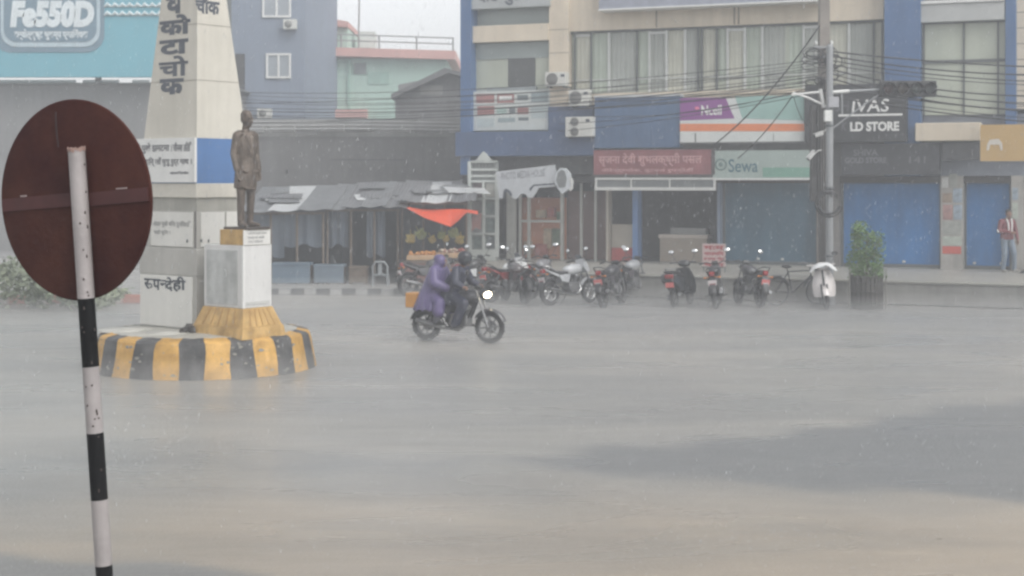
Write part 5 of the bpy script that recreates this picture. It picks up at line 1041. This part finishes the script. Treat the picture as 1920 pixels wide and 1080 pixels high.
# ------------------------------------------------------------------ market stalls
random.seed(21)
tin = [pm('tin_sheet', (.165, .165, .17), .4, .25, 2, metal=.3, wave=('X', 3.0)), pm('pale_sheet', (.50, .51, .51), .35, .12, 2), pm('grey_tarp', (.15, .155, .16), .5, .25, 2), pm('dark_sheet', (.11, .11, .115), .6, .3, 2)]
stw = pm('stall_blue_grey', (.040, .048, .06), .7, .25, 1.2, streak=.3); wood = pm('stall_wood', (.13, .10, .075), .8, .3, 5); benchb = pm('bench_blue', (.11, .155, .20), .5, .15, 2)
tarpb = pm('hanging_tarp', (.085, .105, .13), .5, .2, 2)
def stall(label, p0, p1, Yf, Yb, zf, zb, kinds):
    x0 = (p0 - 960) * Yf / FPX; x1 = (p1 - 960) * Yf / FPX; xm = (x0 + x1) / 2; t_ = thing('market_stall', label, 'stall', (xm, Yf, 0), 0, 'market stalls'); w_ = (x1 - x0) / 2; D = Yb - Yf
    n = len(kinds)
    for i, k in enumerate(kinds):
        a = -w_ - .1 + 2 * (w_ + .1) * i / n; b_ = a + 2 * (w_ + .1) / n + .12; dz = random.uniform(-.03, .04); ov = random.uniform(.2, .5); tw = random.uniform(-.02, .02)
        m = MB(); m.sheet(lambda u, v: Vector((a + (b_ - a) * u, -ov + (D + ov) * v, zf + dz + (zb - zf) * v + tw * (u - .5) * 2 + .025 * math.sin(u * 7 + i) * (1 - v) - .03 * math.sin(3.1 * v) + .006 * i)), 6, 6, 0, .012)
        m.build('roof_sheet', tin[k], t_)
    for i, (lift, k) in enumerate(((.05, 1), (.08, 2), (.06, 2), (.09, 0))):
        a = random.uniform(-w_, w_ * .4); l_ = random.uniform(.5, 1.3); v0 = random.uniform(.25, .7); rzz = random.uniform(-.25, .25)
        m = MB(); m.box((a + l_ / 2, D * v0, zf + lift + (zb - zf) * v0), (l_, random.uniform(.4, .9), .012), (math.atan2(zb - zf, D) + random.uniform(-.05, .1), random.uniform(-.04, .04), rzz)); m.build('patch_sheet', tin[k], t_)
    m = MB(); m.bx(-w_, w_, D - .1, D, 0, zb - .1); m.bx(-w_, -w_ + .04, .5, D - .11, 0, zf - .1); m.build('back_wall', stw, t_)
    m = MB()
    for k in range(4): x = -w_ + .06 + (2 * w_ - .12) * k / 3; m.cyl((x, -.02, 0), (x, -.02, zf - .03), .035, n=8)
    m.build('post', wood, t_); m = MB(); m.bx(-w_, w_, -.05, .0, zf - .1, zf - .03); m.build('beam', wood, t_)
    return t_, xm, w_, D
s1, x1_, w1, D1 = stall('left market stall with pale patched roof and blue grey hanging sheets', 455, 610, 42.6, 46.6, 2.16, 2.85, (2, 1, 2))
s2, x2_, w2, D2 = stall('middle market stall with long sagging tin roof and a plastic chair in front', 610, 750, 42.9, 47.0, 2.24, 2.95, (2, 0, 2, 0))
s3, x3_, w3, D3 = stall('right market stall selling fruit under an orange red tarpaulin', 750, 878, 43.0, 47.0, 2.42, 3.02, (0, 1, 0))
for t_, w_, zf, ks in ((s1, w1, 2.1, ((.0, .5, 1.2), (.5, .95, .9))), (s2, w2, 2.2, ((.02, .3, 1.0), (.55, .8, 1.3)))):
    for a, b_, dr_ in ks:
        m = MB(); m.sheet(lambda u, v: Vector((-w_ + 2 * w_ * (a + (b_ - a) * u), .05 + .04 * math.sin(u * 17) + .05 * v, zf - .05 - dr_ * v - .06 * math.sin(u * 9) * v)), 16, 6); m.build('hanging_sheet', tarpb, t_)
# benches, table, chair
def table(label, px0, px1, py, Y, mat, h=.7):
    x0 = (px0 - 960) * Y / FPX; x1 = (px1 - 960) * Y / FPX; t_ = thing('stall_table', label, 'table', ((x0 + x1) / 2, Y, 0), 0, None); w_ = (x1 - x0) / 2
    m = MB(); m.bx(-w_, w_, -.3, .3, h - .06, h); m.build('top', mat, t_); m = MB(); m.bx(-w_ + .02, w_ - .02, -.28, -.25, .16, h - .062); m.build('front_board', mat, t_)
    m = MB()
    for x in (-w_ + .05, w_ - .05):
        for y in (-.24, .24): m.bx(x - .03, x + .03, y - .02, y + .03, 0, h - .062)
    m.build('leg', wood, t_)
table('long pale blue table in front of the left stall', 512, 585, 492, 41.9, benchb, .72); table('shorter pale blue table beside the long one', 590, 648, 492, 42.1, pm('bench_pale', (.14, .18, .22), .5, .2, 2), .66)
table('dark crate like table in the middle stall', 655, 690, 500, 42.2, wood, .6)
pcs = PX(714, 545, 41.0); ch = thing('plastic_chair', 'pale plastic chair facing away in front of the middle stall', 'chair', (pcs.x, 41.0, 0), R(180)); pcm = pm('chair_plastic', (.26, .28, .29), .4, .08, 3)
m = MB(); m.box((0, 0, .43), (.42, .42, .03)); m.build('seat', pcm, ch, bevel=.008)
for x in (-.19, .19):
    for y in (-.19, .19): m = MB(); m.tube([(x, y, .42), (x * 1.15, y * 1.15, 0)], [.025, .02], 8); m.build('leg', pcm, ch)
m = MB(); m.tube([(-.2, .2, .43), (-.2, .25, .68), (-.12, .27, .80), (.12, .27, .80), (.2, .25, .68), (.2, .2, .43)], .028, 8); m.bx(-.05, .05, .22, .24, .44, .79); m.build('backrest', pcm, ch)
# orange tarp
m = MB()
tp = [PX(765, 388, 42.0), PX(800, 386, 43.2), PX(850, 392, 43.2), PX(899, 396, 41.7), PX(850, 424, 41.3), PX(802, 412, 41.6)]
def tarp(u, v):
    top = PX(768 + 128 * u, 388 + 8 * u + 2 * math.sin(u * 6), 43.0 - .5 * u); bx_ = 768 + 128 * u
    low = PX(bx_ - 6 * (1 - u), np.interp(u, [0, .25, .62, .74, .84, 1], [390, 408, 425, 412, 398, 402]), 41.6)
    p = top.lerp(low, v); p.z -= .05 * math.sin(3.1 * v) * math.sin(3.1 * u); return p
m.sheet(tarp, 26, 10, 0, .004)
o = m.build('tarpaulin', pm('orange_red_tarp', (.68, .085, .03), .45, .12, 2), None); c = PX(830, 400, 42.2); 
for v in o.data.vertices: v.co -= c
o.location = c; tag(o, 'bright orange red tarpaulin slung over the fruit stall', 'tarpaulin')
m = MB(); q = PX(898, 398, 41.8); m.prism([(0, 0, 0), (.0, .3, 0), (.0, .26, -.46), (.0, .12, -.40), (.0, 0, -.52)], (.012, 0, 0)); o = m.build('hanging_cloth', pm('brown_red_cloth', (.13, .06, .052), .7, .2, 3), None, PX(884, 400, 41.9)); o.rotation_euler = (0, 0, R(-75)); tag(o, 'brown red cloth hanging beside the orange tarpaulin', 'cloth')
# fruit
fy = [pm('banana_yellow', (.50, .38, .10), .5, .3, 8), pm('banana_green', (.30, .33, .10), .5, .3, 8), pm('orange_fruit', (.55, .25, .07), .5, .2, 8)]
random.seed(8)
for i, (px, py, lb) in enumerate(((770, 446, 'leftmost'), (788, 438, 'second from left'), (810, 448, 'low third'), (828, 440, 'middle'), (836, 446, 'right of the middle'), (850, 436, 'topmost right'), (862, 448, 'rightmost'))):
    c = PX(px, py, 42.3); m = MB()
    for r_ in range(3):
        for k in range(9):
            a = k / 9 * 6.28 + r_; q_ = random.uniform(.8, 1.2); m.tube([Vector((.02 * math.cos(a), .02 * math.sin(a), .10 - r_ * .10)), Vector((.09 * q_ * math.cos(a), .09 * q_ * math.sin(a), .04 - r_ * .10)), Vector((.135 * q_ * math.cos(a), .135 * q_ * math.sin(a), .075 - r_ * .09)), Vector((.15 * q_ * math.cos(a), .15 * q_ * math.sin(a), .13 - r_ * .08))], [.012, .030, .026, .008], 6)
    m.tube([(0, 0, .3), (0, 0, -.1)], .012, 6)
    o = m.build('banana_bunch', fy[i % 2], None, c); o.rotation_euler = (random.uniform(-.5, .5), random.uniform(-.6, .6), random.random() * 6); o.scale = [random.uniform(.6, 1.0)] * 3; tag(o, lb + ' bunch of bananas hanging over the fruit stall', 'bananas', 'bananas hanging over the fruit stall')
t_ = thing('fruit_crate', 'tray of orange fruit at the left of the fruit stall', 'crate', PX(792, 484, 42.0)); m = MB(); m.bx(-.42, .42, -.3, .3, -.04, .0); m.bx(-.42, .42, -.3, -.27, 0, .10); m.bx(-.42, .42, .27, .3, 0, .10); m.build('tray', pm('tray_tan', (.42, .28, .16), .7, .2, 5), t_)
m = MB(); [m.ell((random.uniform(-.36, .36), random.uniform(-.22, .22), random.uniform(.05, .17)), (.045,) * 3, n=8) for _ in range(60)]; m.build('fruit', fy[2], t_)
t_ = thing('fruit_crate', 'tray of red and pale fruit at the right of the fruit stall', 'crate', PX(846, 480, 42.0)); m = MB(); m.bx(-.40, .40, -.3, .3, -.04, .0); m.bx(-.40, .40, -.3, -.27, 0, .10); m.bx(-.40, .40, .27, .3, 0, .10); m.build('tray', pm('tray_tan', (.42, .28, .16)), t_)
m = MB(); [m.ell((random.uniform(-.36, .36), random.uniform(-.22, .22), random.uniform(.05, .19)), (.045,) * 3, n=8, mi=k % 2) for k in range(60)]; m.build('fruit', [pm('apple_red', (.32, .10, .08), .4, .3, 9), pm('apple_pale', (.45, .36, .28), .4, .2, 9)], t_)
t_ = thing('fruit_stand', 'wooden stand carrying the fruit trays', 'stand', ((820 - 960) * 42 / FPX, 42.0, 0)); zt_ = PX(820, 484, 42).z - .06
m = MB(); m.bx(-.95, .95, -.35, .35, zt_ - .06, zt_ + .0); m.build('top', wood, t_); m = MB(); [m.bx(x - .04, x + .04, y - .03, y + .03, 0, zt_ - .062) for x in (-.88, .88) for y in (-.3, .3)]; m.build('leg', wood, t_); m = MB(); m.bx(-.93, .93, -.345, -.32, .1, zt_ - .07); m.build('front_cloth', pm('stand_cloth', (.16, .08, .07), .7, .3, 3), t_)
# ------------------------------------------------------------------ kerbs and verge on the far left
kb = MB(); n = 26
for i in range(n):
    x0 = -7.2 + i * .34; kb.bx(x0, x0 + .335, 39.45, 39.65, 0, .16, i % 2)
struct(kb.build('kerb', [pm('kerb_black', (.06, .06, .062), .6, .2, 3), pm('kerb_grey', (.30, .30, .29), .6, .2, 3)], bevel=.01))
pv = MB().bx(-7.2, -2.2, 39.65, 41.6, .01, .14); struct(pv.build('footpath', conc2))
kb = MB()
for i in range(12): x0 = -13.2 + i * .45; kb.bx(x0, x0 + .44, 36.4 + i * .05, 36.6 + i * .05, 0, .2, i % 2)
struct(kb.build('kerb', [pm('kerb_red', (.36, .14, .10), .6, .2, 3), pm('kerb_white', (.52, .5, .47), .6, .2, 3)], bevel=.01))
random.seed(31); ug = MB()
for i in range(900):
    x = random.uniform(-17.5, -9.6); y = random.uniform(34.4, 37.5); h = (.95 + .25 * math.sin(x * 1.3) + .15 * math.sin(x * 3.1)) * max(.1, min(1, (-9.4 - x) / 1.2)); z = h * math.sqrt(random.random())
    for k in range(7): leaf(ug, Vector((x + random.gauss(0, .12), y + random.gauss(0, .12), max(.03, z + random.gauss(0, .08)))), random.uniform(.10, .22))
o = ug.build('undergrowth', pm('verge_green', (.13, .17, .10), .6, .3, 1.5, c2=(.20, .22, .15))); o['label'] = 'low green weeds growing on the verge behind the road sign'; o['kind'] = 'stuff'
# ------------------------------------------------------------------ buildings behind
hallw = pm('hall_grey', (.235, .235, .235), .8, .15, .35, .05, streak=.2)
ha = thing('hall_building', 'long plain grey hall under the turquoise billboard', 'building', (-19, 58, 0)); m = MB(); m.bx(-14, 7.6, 0, 12, 0, 6.75); m.build('wall', hallw, ha)
m = MB()
for px0, px1 in ((-60, 55), (58, 143), (157, 224), (250, 282)): m.bx((px0 - 960) * 58 / FPX + 19, (px1 - 960) * 58 / FPX + 19, -.15, -.002, 6.82, 6.93)
m.build('eave_strip', white, ha)
m = MB(); m.bx(-14.2, 7.8, -.25, 12.2, 6.752, 6.818); m.build('eave', pm('eave_grey', (.2, .2, .2), .8), ha)
bbd = thing('billboard', 'large turquoise billboard with a grey rounded emblem reading Fe550D', 'billboard', (-18, 57, 6.98)); BY = 57.0
bxm = lambda px: (px - 960) * BY / FPX + 18; bzm = lambda py: CAMH - (py - HOR) * BY / FPX - 6.98
m = MB(); m.bx(bxm(-260), bxm(300), 0, .3, .0, bzm(-190)); m.build('panel', pm('billboard_turquoise', (.12, .36, .44), .4, .06, .5), bbd)
def rrect(x0, x1, z0, z1, r, n=7):
    P = []
    for cx, cz, a in ((x1 - r, z1 - r, 0), (x0 + r, z1 - r, 90), (x0 + r, z0 + r, 180), (x1 - r, z0 + r, 270)):
        for i in range(n): t = R(a + 90 * i / (n - 1)); P.append((cx + r * math.cos(t), cz + r * math.sin(t)))
    return P
def pad(m, x0, x1, z0, z1, r, h0, h1, mi=0): m.prism([(x, -h0, z) for x, z in rrect(x0, x1, z0, z1, r)], (0, -(h1 - h0), 0), mi)
m = MB(); pad(m, bxm(-14), bxm(196), bzm(98), bzm(-110), .7, .001, .03, 0); pad(m, bxm(2), bxm(188), bzm(88), bzm(-100), .6, .031, .05, 1); pad(m, bxm(8), bxm(182), bzm(79), bzm(-92), .5, .051, .07, 0)
m.build('emblem', [pm('emblem_slate', (.12, .20, .26), .4, .1), pm('emblem_line', (.40, .50, .55), .4)], bbd)
m = MB(); m.text('Fe550D', (bxm(20), bxm(178), bzm(52), bzm(1)), lambda a, z, h: (a, -.072 - h * 3, z), bold=.07, shear=.12); m.text('सर्वोत्कृष्ट भूकम्प प्रतिरोधक', (bxm(28), bxm(166), bzm(76), bzm(55)), lambda a, z, h: (a, -.072 - h * 3, z), bold=.035); m.build('lettering', pm('billboard_letters', (.62, .68, .70), .4), bbd)
m = MB()
for row in (-16, 8, 24):
    for i in range(8): x = bxm(196 + i * 14); m.tube([(x, -.03, bzm(row + 5)), (x + .12, -.03, bzm(row)), (x + .25, -.03, bzm(row + 4))], [.04, .09, .05], 6)
m.build('white_rope_picture', pm('rope_white', (.55, .62, .64), .5, .2, 3), bbd)
m = MB()
for x in (-8, -3, 2, 7): m.bx(x, x + .2, .301, .5, -.16, 8)
m.build('back_strut', dalum, bbd)
bg_ = thing('grey_blue_building', 'tall grey blue apartment building with white framed windows', 'building', ((500 - 960) * 64 / FPX, 64, 0)); gx = lambda px: (px - 500) * 64 / FPX; gz = lambda py: CAMH - (py - HOR) * 64 / FPX
m = MB(); m.bx(gx(330), gx(571), 0, 12, 0, 13.5); m.build('wall', pm('apartment_blue_grey', (.20, .24, .31), .7, .08, .5, streak=.12), bg_)
wg = pm('far_window_glass', (.30, .33, .36), .2, .1); 
for (a, b_, c_, d_) in ((492, -60, 546, 33), (499, 100, 546, 147), (380, 100, 425, 147)):
    m = MB(); m.bx(gx(a), gx(b_ if False else c_), -.03, -.001, gz(d_), gz(b_)); wi = m.build('window', wg, bg_)
    m = MB(); f_ = .09
    for x in (gx(a), (gx(a) + gx(c_)) / 2 - f_ / 2, gx(c_) - f_): m.bx(x, x + f_, -.07, -.031, gz(d_), gz(b_))
    m.bx(gx(a), gx(c_), -.08, -.071, gz(d_), gz(d_) + f_); m.bx(gx(a), gx(c_), -.08, -.071, gz(b_) - f_, gz(b_)); m.build('frame', white, wi)
m = MB(); m.bx(gx(441), gx(459), -.05, -.001, gz(186), gz(101)); m.build('dark_opening', darkw, bg_)
t_ = thing('air_conditioner', 'small white air conditioner under the top window of the grey blue building', 'air conditioner', ((543 - 960) * 63.6 / FPX, 63.6, gz(56)), 0, 'air conditioners on the facades'); m = MB(); m.bx(-.28, .28, 0, .38, 0, .42); m.build('casing', pm('ac_white', (.62, .62, .58)), t_, bevel=.02); m = MB(); m.lathe([(.001, .004), (.16, .004), (.16, -.01)], 16, (-.06, -.002, .21), MXZ); m.build('fan_grille', pm('ac_grille', (.2, .2, .19)), t_)
t_ = thing('air_conditioner', 'small white air conditioner low on the grey blue building beside the statue head', 'air conditioner', ((495 - 960) * 63.6 / FPX, 63.6, gz(222)), 0, 'air conditioners on the facades'); m = MB(); m.bx(-.30, .30, 0, .38, 0, .40); m.build('casing', pm('ac_white', (.62, .62, .58)), t_, bevel=.02); m = MB(); m.lathe([(.001, .004), (.16, .004), (.16, -.01)], 16, (-.06, -.002, .2), MXZ); m.build('fan_grille', pm('ac_grille', (.2, .2, .19)), t_)
MYd = 76.0; mt = thing('mint_building', 'mint green house with coral roof edges and roof railing', 'building', ((710 - 960) * MYd / FPX, MYd, 0)); hx = lambda px: (px - 710) * MYd / FPX; hz_ = lambda py: CAMH - (py - HOR) * MYd / FPX
mint = pm('mint_paint', (.42, .58, .50), .7, .07, .5, .03, streak=.14); coral = pm('coral_paint', (.60, .34, .30), .7, .08, .6, streak=.1)
m = MB(); m.bx(hx(540), hx(838), 0, 10, 0, hz_(110)); m.bx(hx(540), hx(648), 1.0, 8, hz_(90) + .01, hz_(44)); m.build('wall', mint, mt)
m = MB(); m.prism([(hx(540), -.6, hz_(104)), (hx(855), -.6, hz_(113)), (hx(855), -.6, hz_(97)), (hx(540), -.6, hz_(88))], (0, 10.6, 0)); m.prism([(hx(540), .6, hz_(42)), (hx(650), .6, hz_(48)), (hx(650), .6, hz_(38)), (hx(590), .6, hz_(27)), (hx(540), .6, hz_(26))], (0, 8, 0)); m.bx(hx(560), hx(690), -.9, -.001, hz_(222), hz_(206)); m.build('roof_edge', coral, mt)
for a, b_, c_, d_ in ((598, 46, 620, 82), (664, 118, 686, 139), (599, 160, 622, 186), (600, 190, 622, 202)):
    m = MB(); y = .95 if b_ < 60 else -.05; m.bx(hx(a), hx(c_), y, y + .049, hz_(d_), hz_(b_)); wi = m.build('window', pm('mint_window', (.16, .19, .19), .3, .1), mt); m = MB(); m.bx(hx(a) - .06, hx(a) - .002, y - .02, y + .04, hz_(d_), hz_(b_)); m.bx(hx(c_) + .002, hx(c_) + .06, y - .02, y + .04, hz_(d_), hz_(b_)); m.build('frame', pm('mint_frame', (.25, .36, .31)), wi)
m = MB()
for py in (118, 132, 146): m.bx(hx(575), hx(650), -.012, -.001, hz_(py), hz_(py) + .05)
m.bx(hx(652), hx(657), -.1, -.001, hz_(206), hz_(112)); m.bx(hx(690), hx(730), -.05, -.001, hz_(158), hz_(135)); m.build('trim', pm('mint_shade', (.30, .46, .39)), mt)
m = MB()
for k, px in enumerate((641, 712, 782, 850)): z = hz_(90 + (px - 640) * .032); m.cyl((hx(px), -.3, z), (hx(px), -.3, z + .68), .045, n=8)
for dz in (.36, .66): m.tube([(hx(576), -.3, hz_(88) + dz), (hx(641), -.3, hz_(90) + dz), (hx(850), -.3, hz_(96.7) + dz)], .035, 6)
m.build('roof_railing', pm('railing_grey', (.26, .26, .26), .6), mt)
m = MB(); m.bx(hx(660), hx(693), 3, 4.4, hz_(95), hz_(48)); m.bx(hx(664), hx(690), 2.9, 2.999, hz_(80), hz_(60)); m.build('tank_house', pm('tank_pale', (.55, .60, .57), .6, .1), mt)
m = MB(); m.tube([(hx(661), 2.8, hz_(95)), (hx(663), 2.8, hz_(2)), (hx(663), 2.8, hz_(-30))], .05, 6); m.build('mast', pm('railing_grey', (.26, .26, .26)), mt)
GY = 60.0; gs = thing('gabled_shed', 'dark grey gabled shed in front of the mint house', 'building', ((805 - 960) * GY / FPX, GY, 0)); kx = lambda px: (px - 805) * GY / FPX; kz = lambda py: CAMH - (py - HOR) * GY / FPX
m = MB(); m.prism([(kx(741), 0, 0), (kx(905), 0, 0), (kx(905), 0, kz(160)), (kx(842), 0, kz(140)), (kx(741), 0, kz(186))], (0, 9, 0)); m.build('wall', pm('shed_grey', (.17, .17, .175), .8, .2, .8, .05, streak=.25), gs)
m = MB(); m.prism([(kx(735), -.5, kz(186)), (kx(735), -.5, kz(178)), (kx(835), -.5, kz(129)), (kx(912), -.5, kz(150)), (kx(912), -.5, kz(158)), (kx(842), -.5, kz(138))], (0, 10, 0)); m.build('roof', pm('shed_roof', (.12, .12, .125), .7, .2), gs)
m = MB(); m.prism([(kx(736), 3, kz(180)), (kx(736), 3, kz(150)), (kx(770), 3, kz(143)), (kx(808), 3, kz(146))], (0, 3, 0)); m.build('side_gable', pm('shed_side', (.2, .2, .2), .8, .15), gs)
m = MB(); m.bx(kx(788), kx(830), -.02, -.001, kz(178), kz(160)); m.build('pale_panel', pm('shed_panel', (.27, .27, .26), .8), gs)
DY = 52.0; dk = thing('low_dark_building', 'long low dark grey building behind the market stalls with paler roof parapet', 'building', (-7, DY, 0)); dx_ = lambda px: (px - 960) * DY / FPX + 7; dz_ = lambda py: CAMH - (py - HOR) * DY / FPX
m = MB(); m.bx(dx_(300), dx_(905), 0, 5.5, 0, dz_(256)); m.build('wall', pm('low_dark_wall', (.15, .148, .148), .8, .14, .5, .05, streak=.25), dk)
m = MB(); m.bx(dx_(300), dx_(905), .6, 5.5, dz_(256) + .003, dz_(222)); m.build('parapet', pm('low_parapet', (.25, .25, .245), .8, .25, 1.5, streak=.3), dk)
m = MB(); random.seed(13)
px = 470
while px < 872:
    wd = random.uniform(15, 60); m.bx(dx_(px), dx_(px + wd), -.12, .3, dz_(253) + random.uniform(0, .12), dz_(249) + random.uniform(.05, .3), random.randint(0, 2)); px += wd + random.uniform(2, 16)
m.build('ledge_block', [pm('ledge_pale', (.42, .42, .41), .7, .2, 2), pm('ledge_grey', (.25, .25, .25), .7, .2, 2), pm('ledge_white', (.52, .52, .51), .7, .1, 2)], dk)
m = MB()
for py in (243, 236, 229): m.tube([(dx_(460), -.2, dz_(py)), (dx_(690), -.2, dz_(py - 1)), (dx_(880), -.2, dz_(py + 2))], .03, 6)
m.build('roof_pipe', pm('pipe_pale', (.38, .38, .38), .6), dk)
m = MB(); m.bx(dx_(536), dx_(541), -.03, -.002, dz_(325), dz_(318)); m.bx(dx_(620), dx_(760), -.02, -.002, dz_(300), dz_(299)); m.build('wall_stain', darkw, dk)
# ------------------------------------------------------------------ splashes of rain on the flooded road
random.seed(77); sp = MB()
def splash(X, Y, s_):
    for k in range(random.randint(3, 6)):
        a = random.random() * 6.28; r_ = random.uniform(.2, 1) * s_; c = (X + r_ * math.cos(a), Y + r_ * math.sin(a), random.uniform(.2, 1.1) * s_); q = s_ * random.uniform(.08, .16)
        sp.add([(c[0] - q, c[1], c[2]), (c[0] + q, c[1], c[2]), (c[0], c[1] - q, c[2]), (c[0], c[1] + q, c[2]), (c[0], c[1], c[2] - q * 1.4), (c[0], c[1], c[2] + q * 1.8)], [(0, 2, 5), (2, 1, 5), (1, 3, 5), (3, 0, 5), (2, 0, 4), (1, 2, 4), (3, 1, 4), (0, 3, 4)], 0, True)
for i in range(760):
    py = 690 + 390 * random.random() ** .8; p = GR(random.uniform(-60, 1980) if i % 3 else random.gauss(1500, 230), py); splash(p.x, p.y, random.uniform(.008, .019))
for wx, nn in ((-.65, 150), (.66, 70)):
    for i in range(nn):
        back = random.expovariate(2.2); c = rl + Vector((math.cos(RA), math.sin(RA), 0)) * (wx - .12 - back) + Vector((-math.sin(RA), math.cos(RA), 0)) * random.gauss(0, .10 + .12 * back); zz_ = abs(random.gauss(0, .16)) * math.exp(-back * .8); q = random.uniform(.004, .012)
        sp.ell((c.x, c.y, zz_ + .01), (q, q, q), n=6)
o = sp.build('rain_splash', pm('water_drop', (.6, .62, .63), .1, .05, 3, alpha=.7)); o['kind'] = 'stuff'; o['label'] = 'tiny splashes where rain hits the flooded road'
# ------------------------------------------------------------------ falling rain
random.seed(99); rn = MB()
for i in range(15000):
    Y = random.uniform(10, 38); X = random.uniform(-.42, .42) * Y; Z = random.uniform(.1, 3.4 + .14 * Y); r_ = random.uniform(.0014, .0024); l_ = random.uniform(.012, .028); tx = .12 * l_
    rn.add([(X - r_, Y, Z), (X + r_, Y, Z), (X, Y - r_, Z), (X, Y + r_, Z), (X - tx, Y, Z - l_ * .7), (X + tx, Y, Z + l_)], [(0, 2, 5), (2, 1, 5), (1, 3, 5), (3, 0, 5), (2, 0, 4), (1, 2, 4), (3, 1, 4), (0, 3, 4)], 0, True)
o = rn.build('rain', pm('rain_drop', (.8, .82, .84), .1, .03, 3, alpha=.4)); o['kind'] = 'stuff'; o['label'] = 'drops of heavy rain falling over the junction'
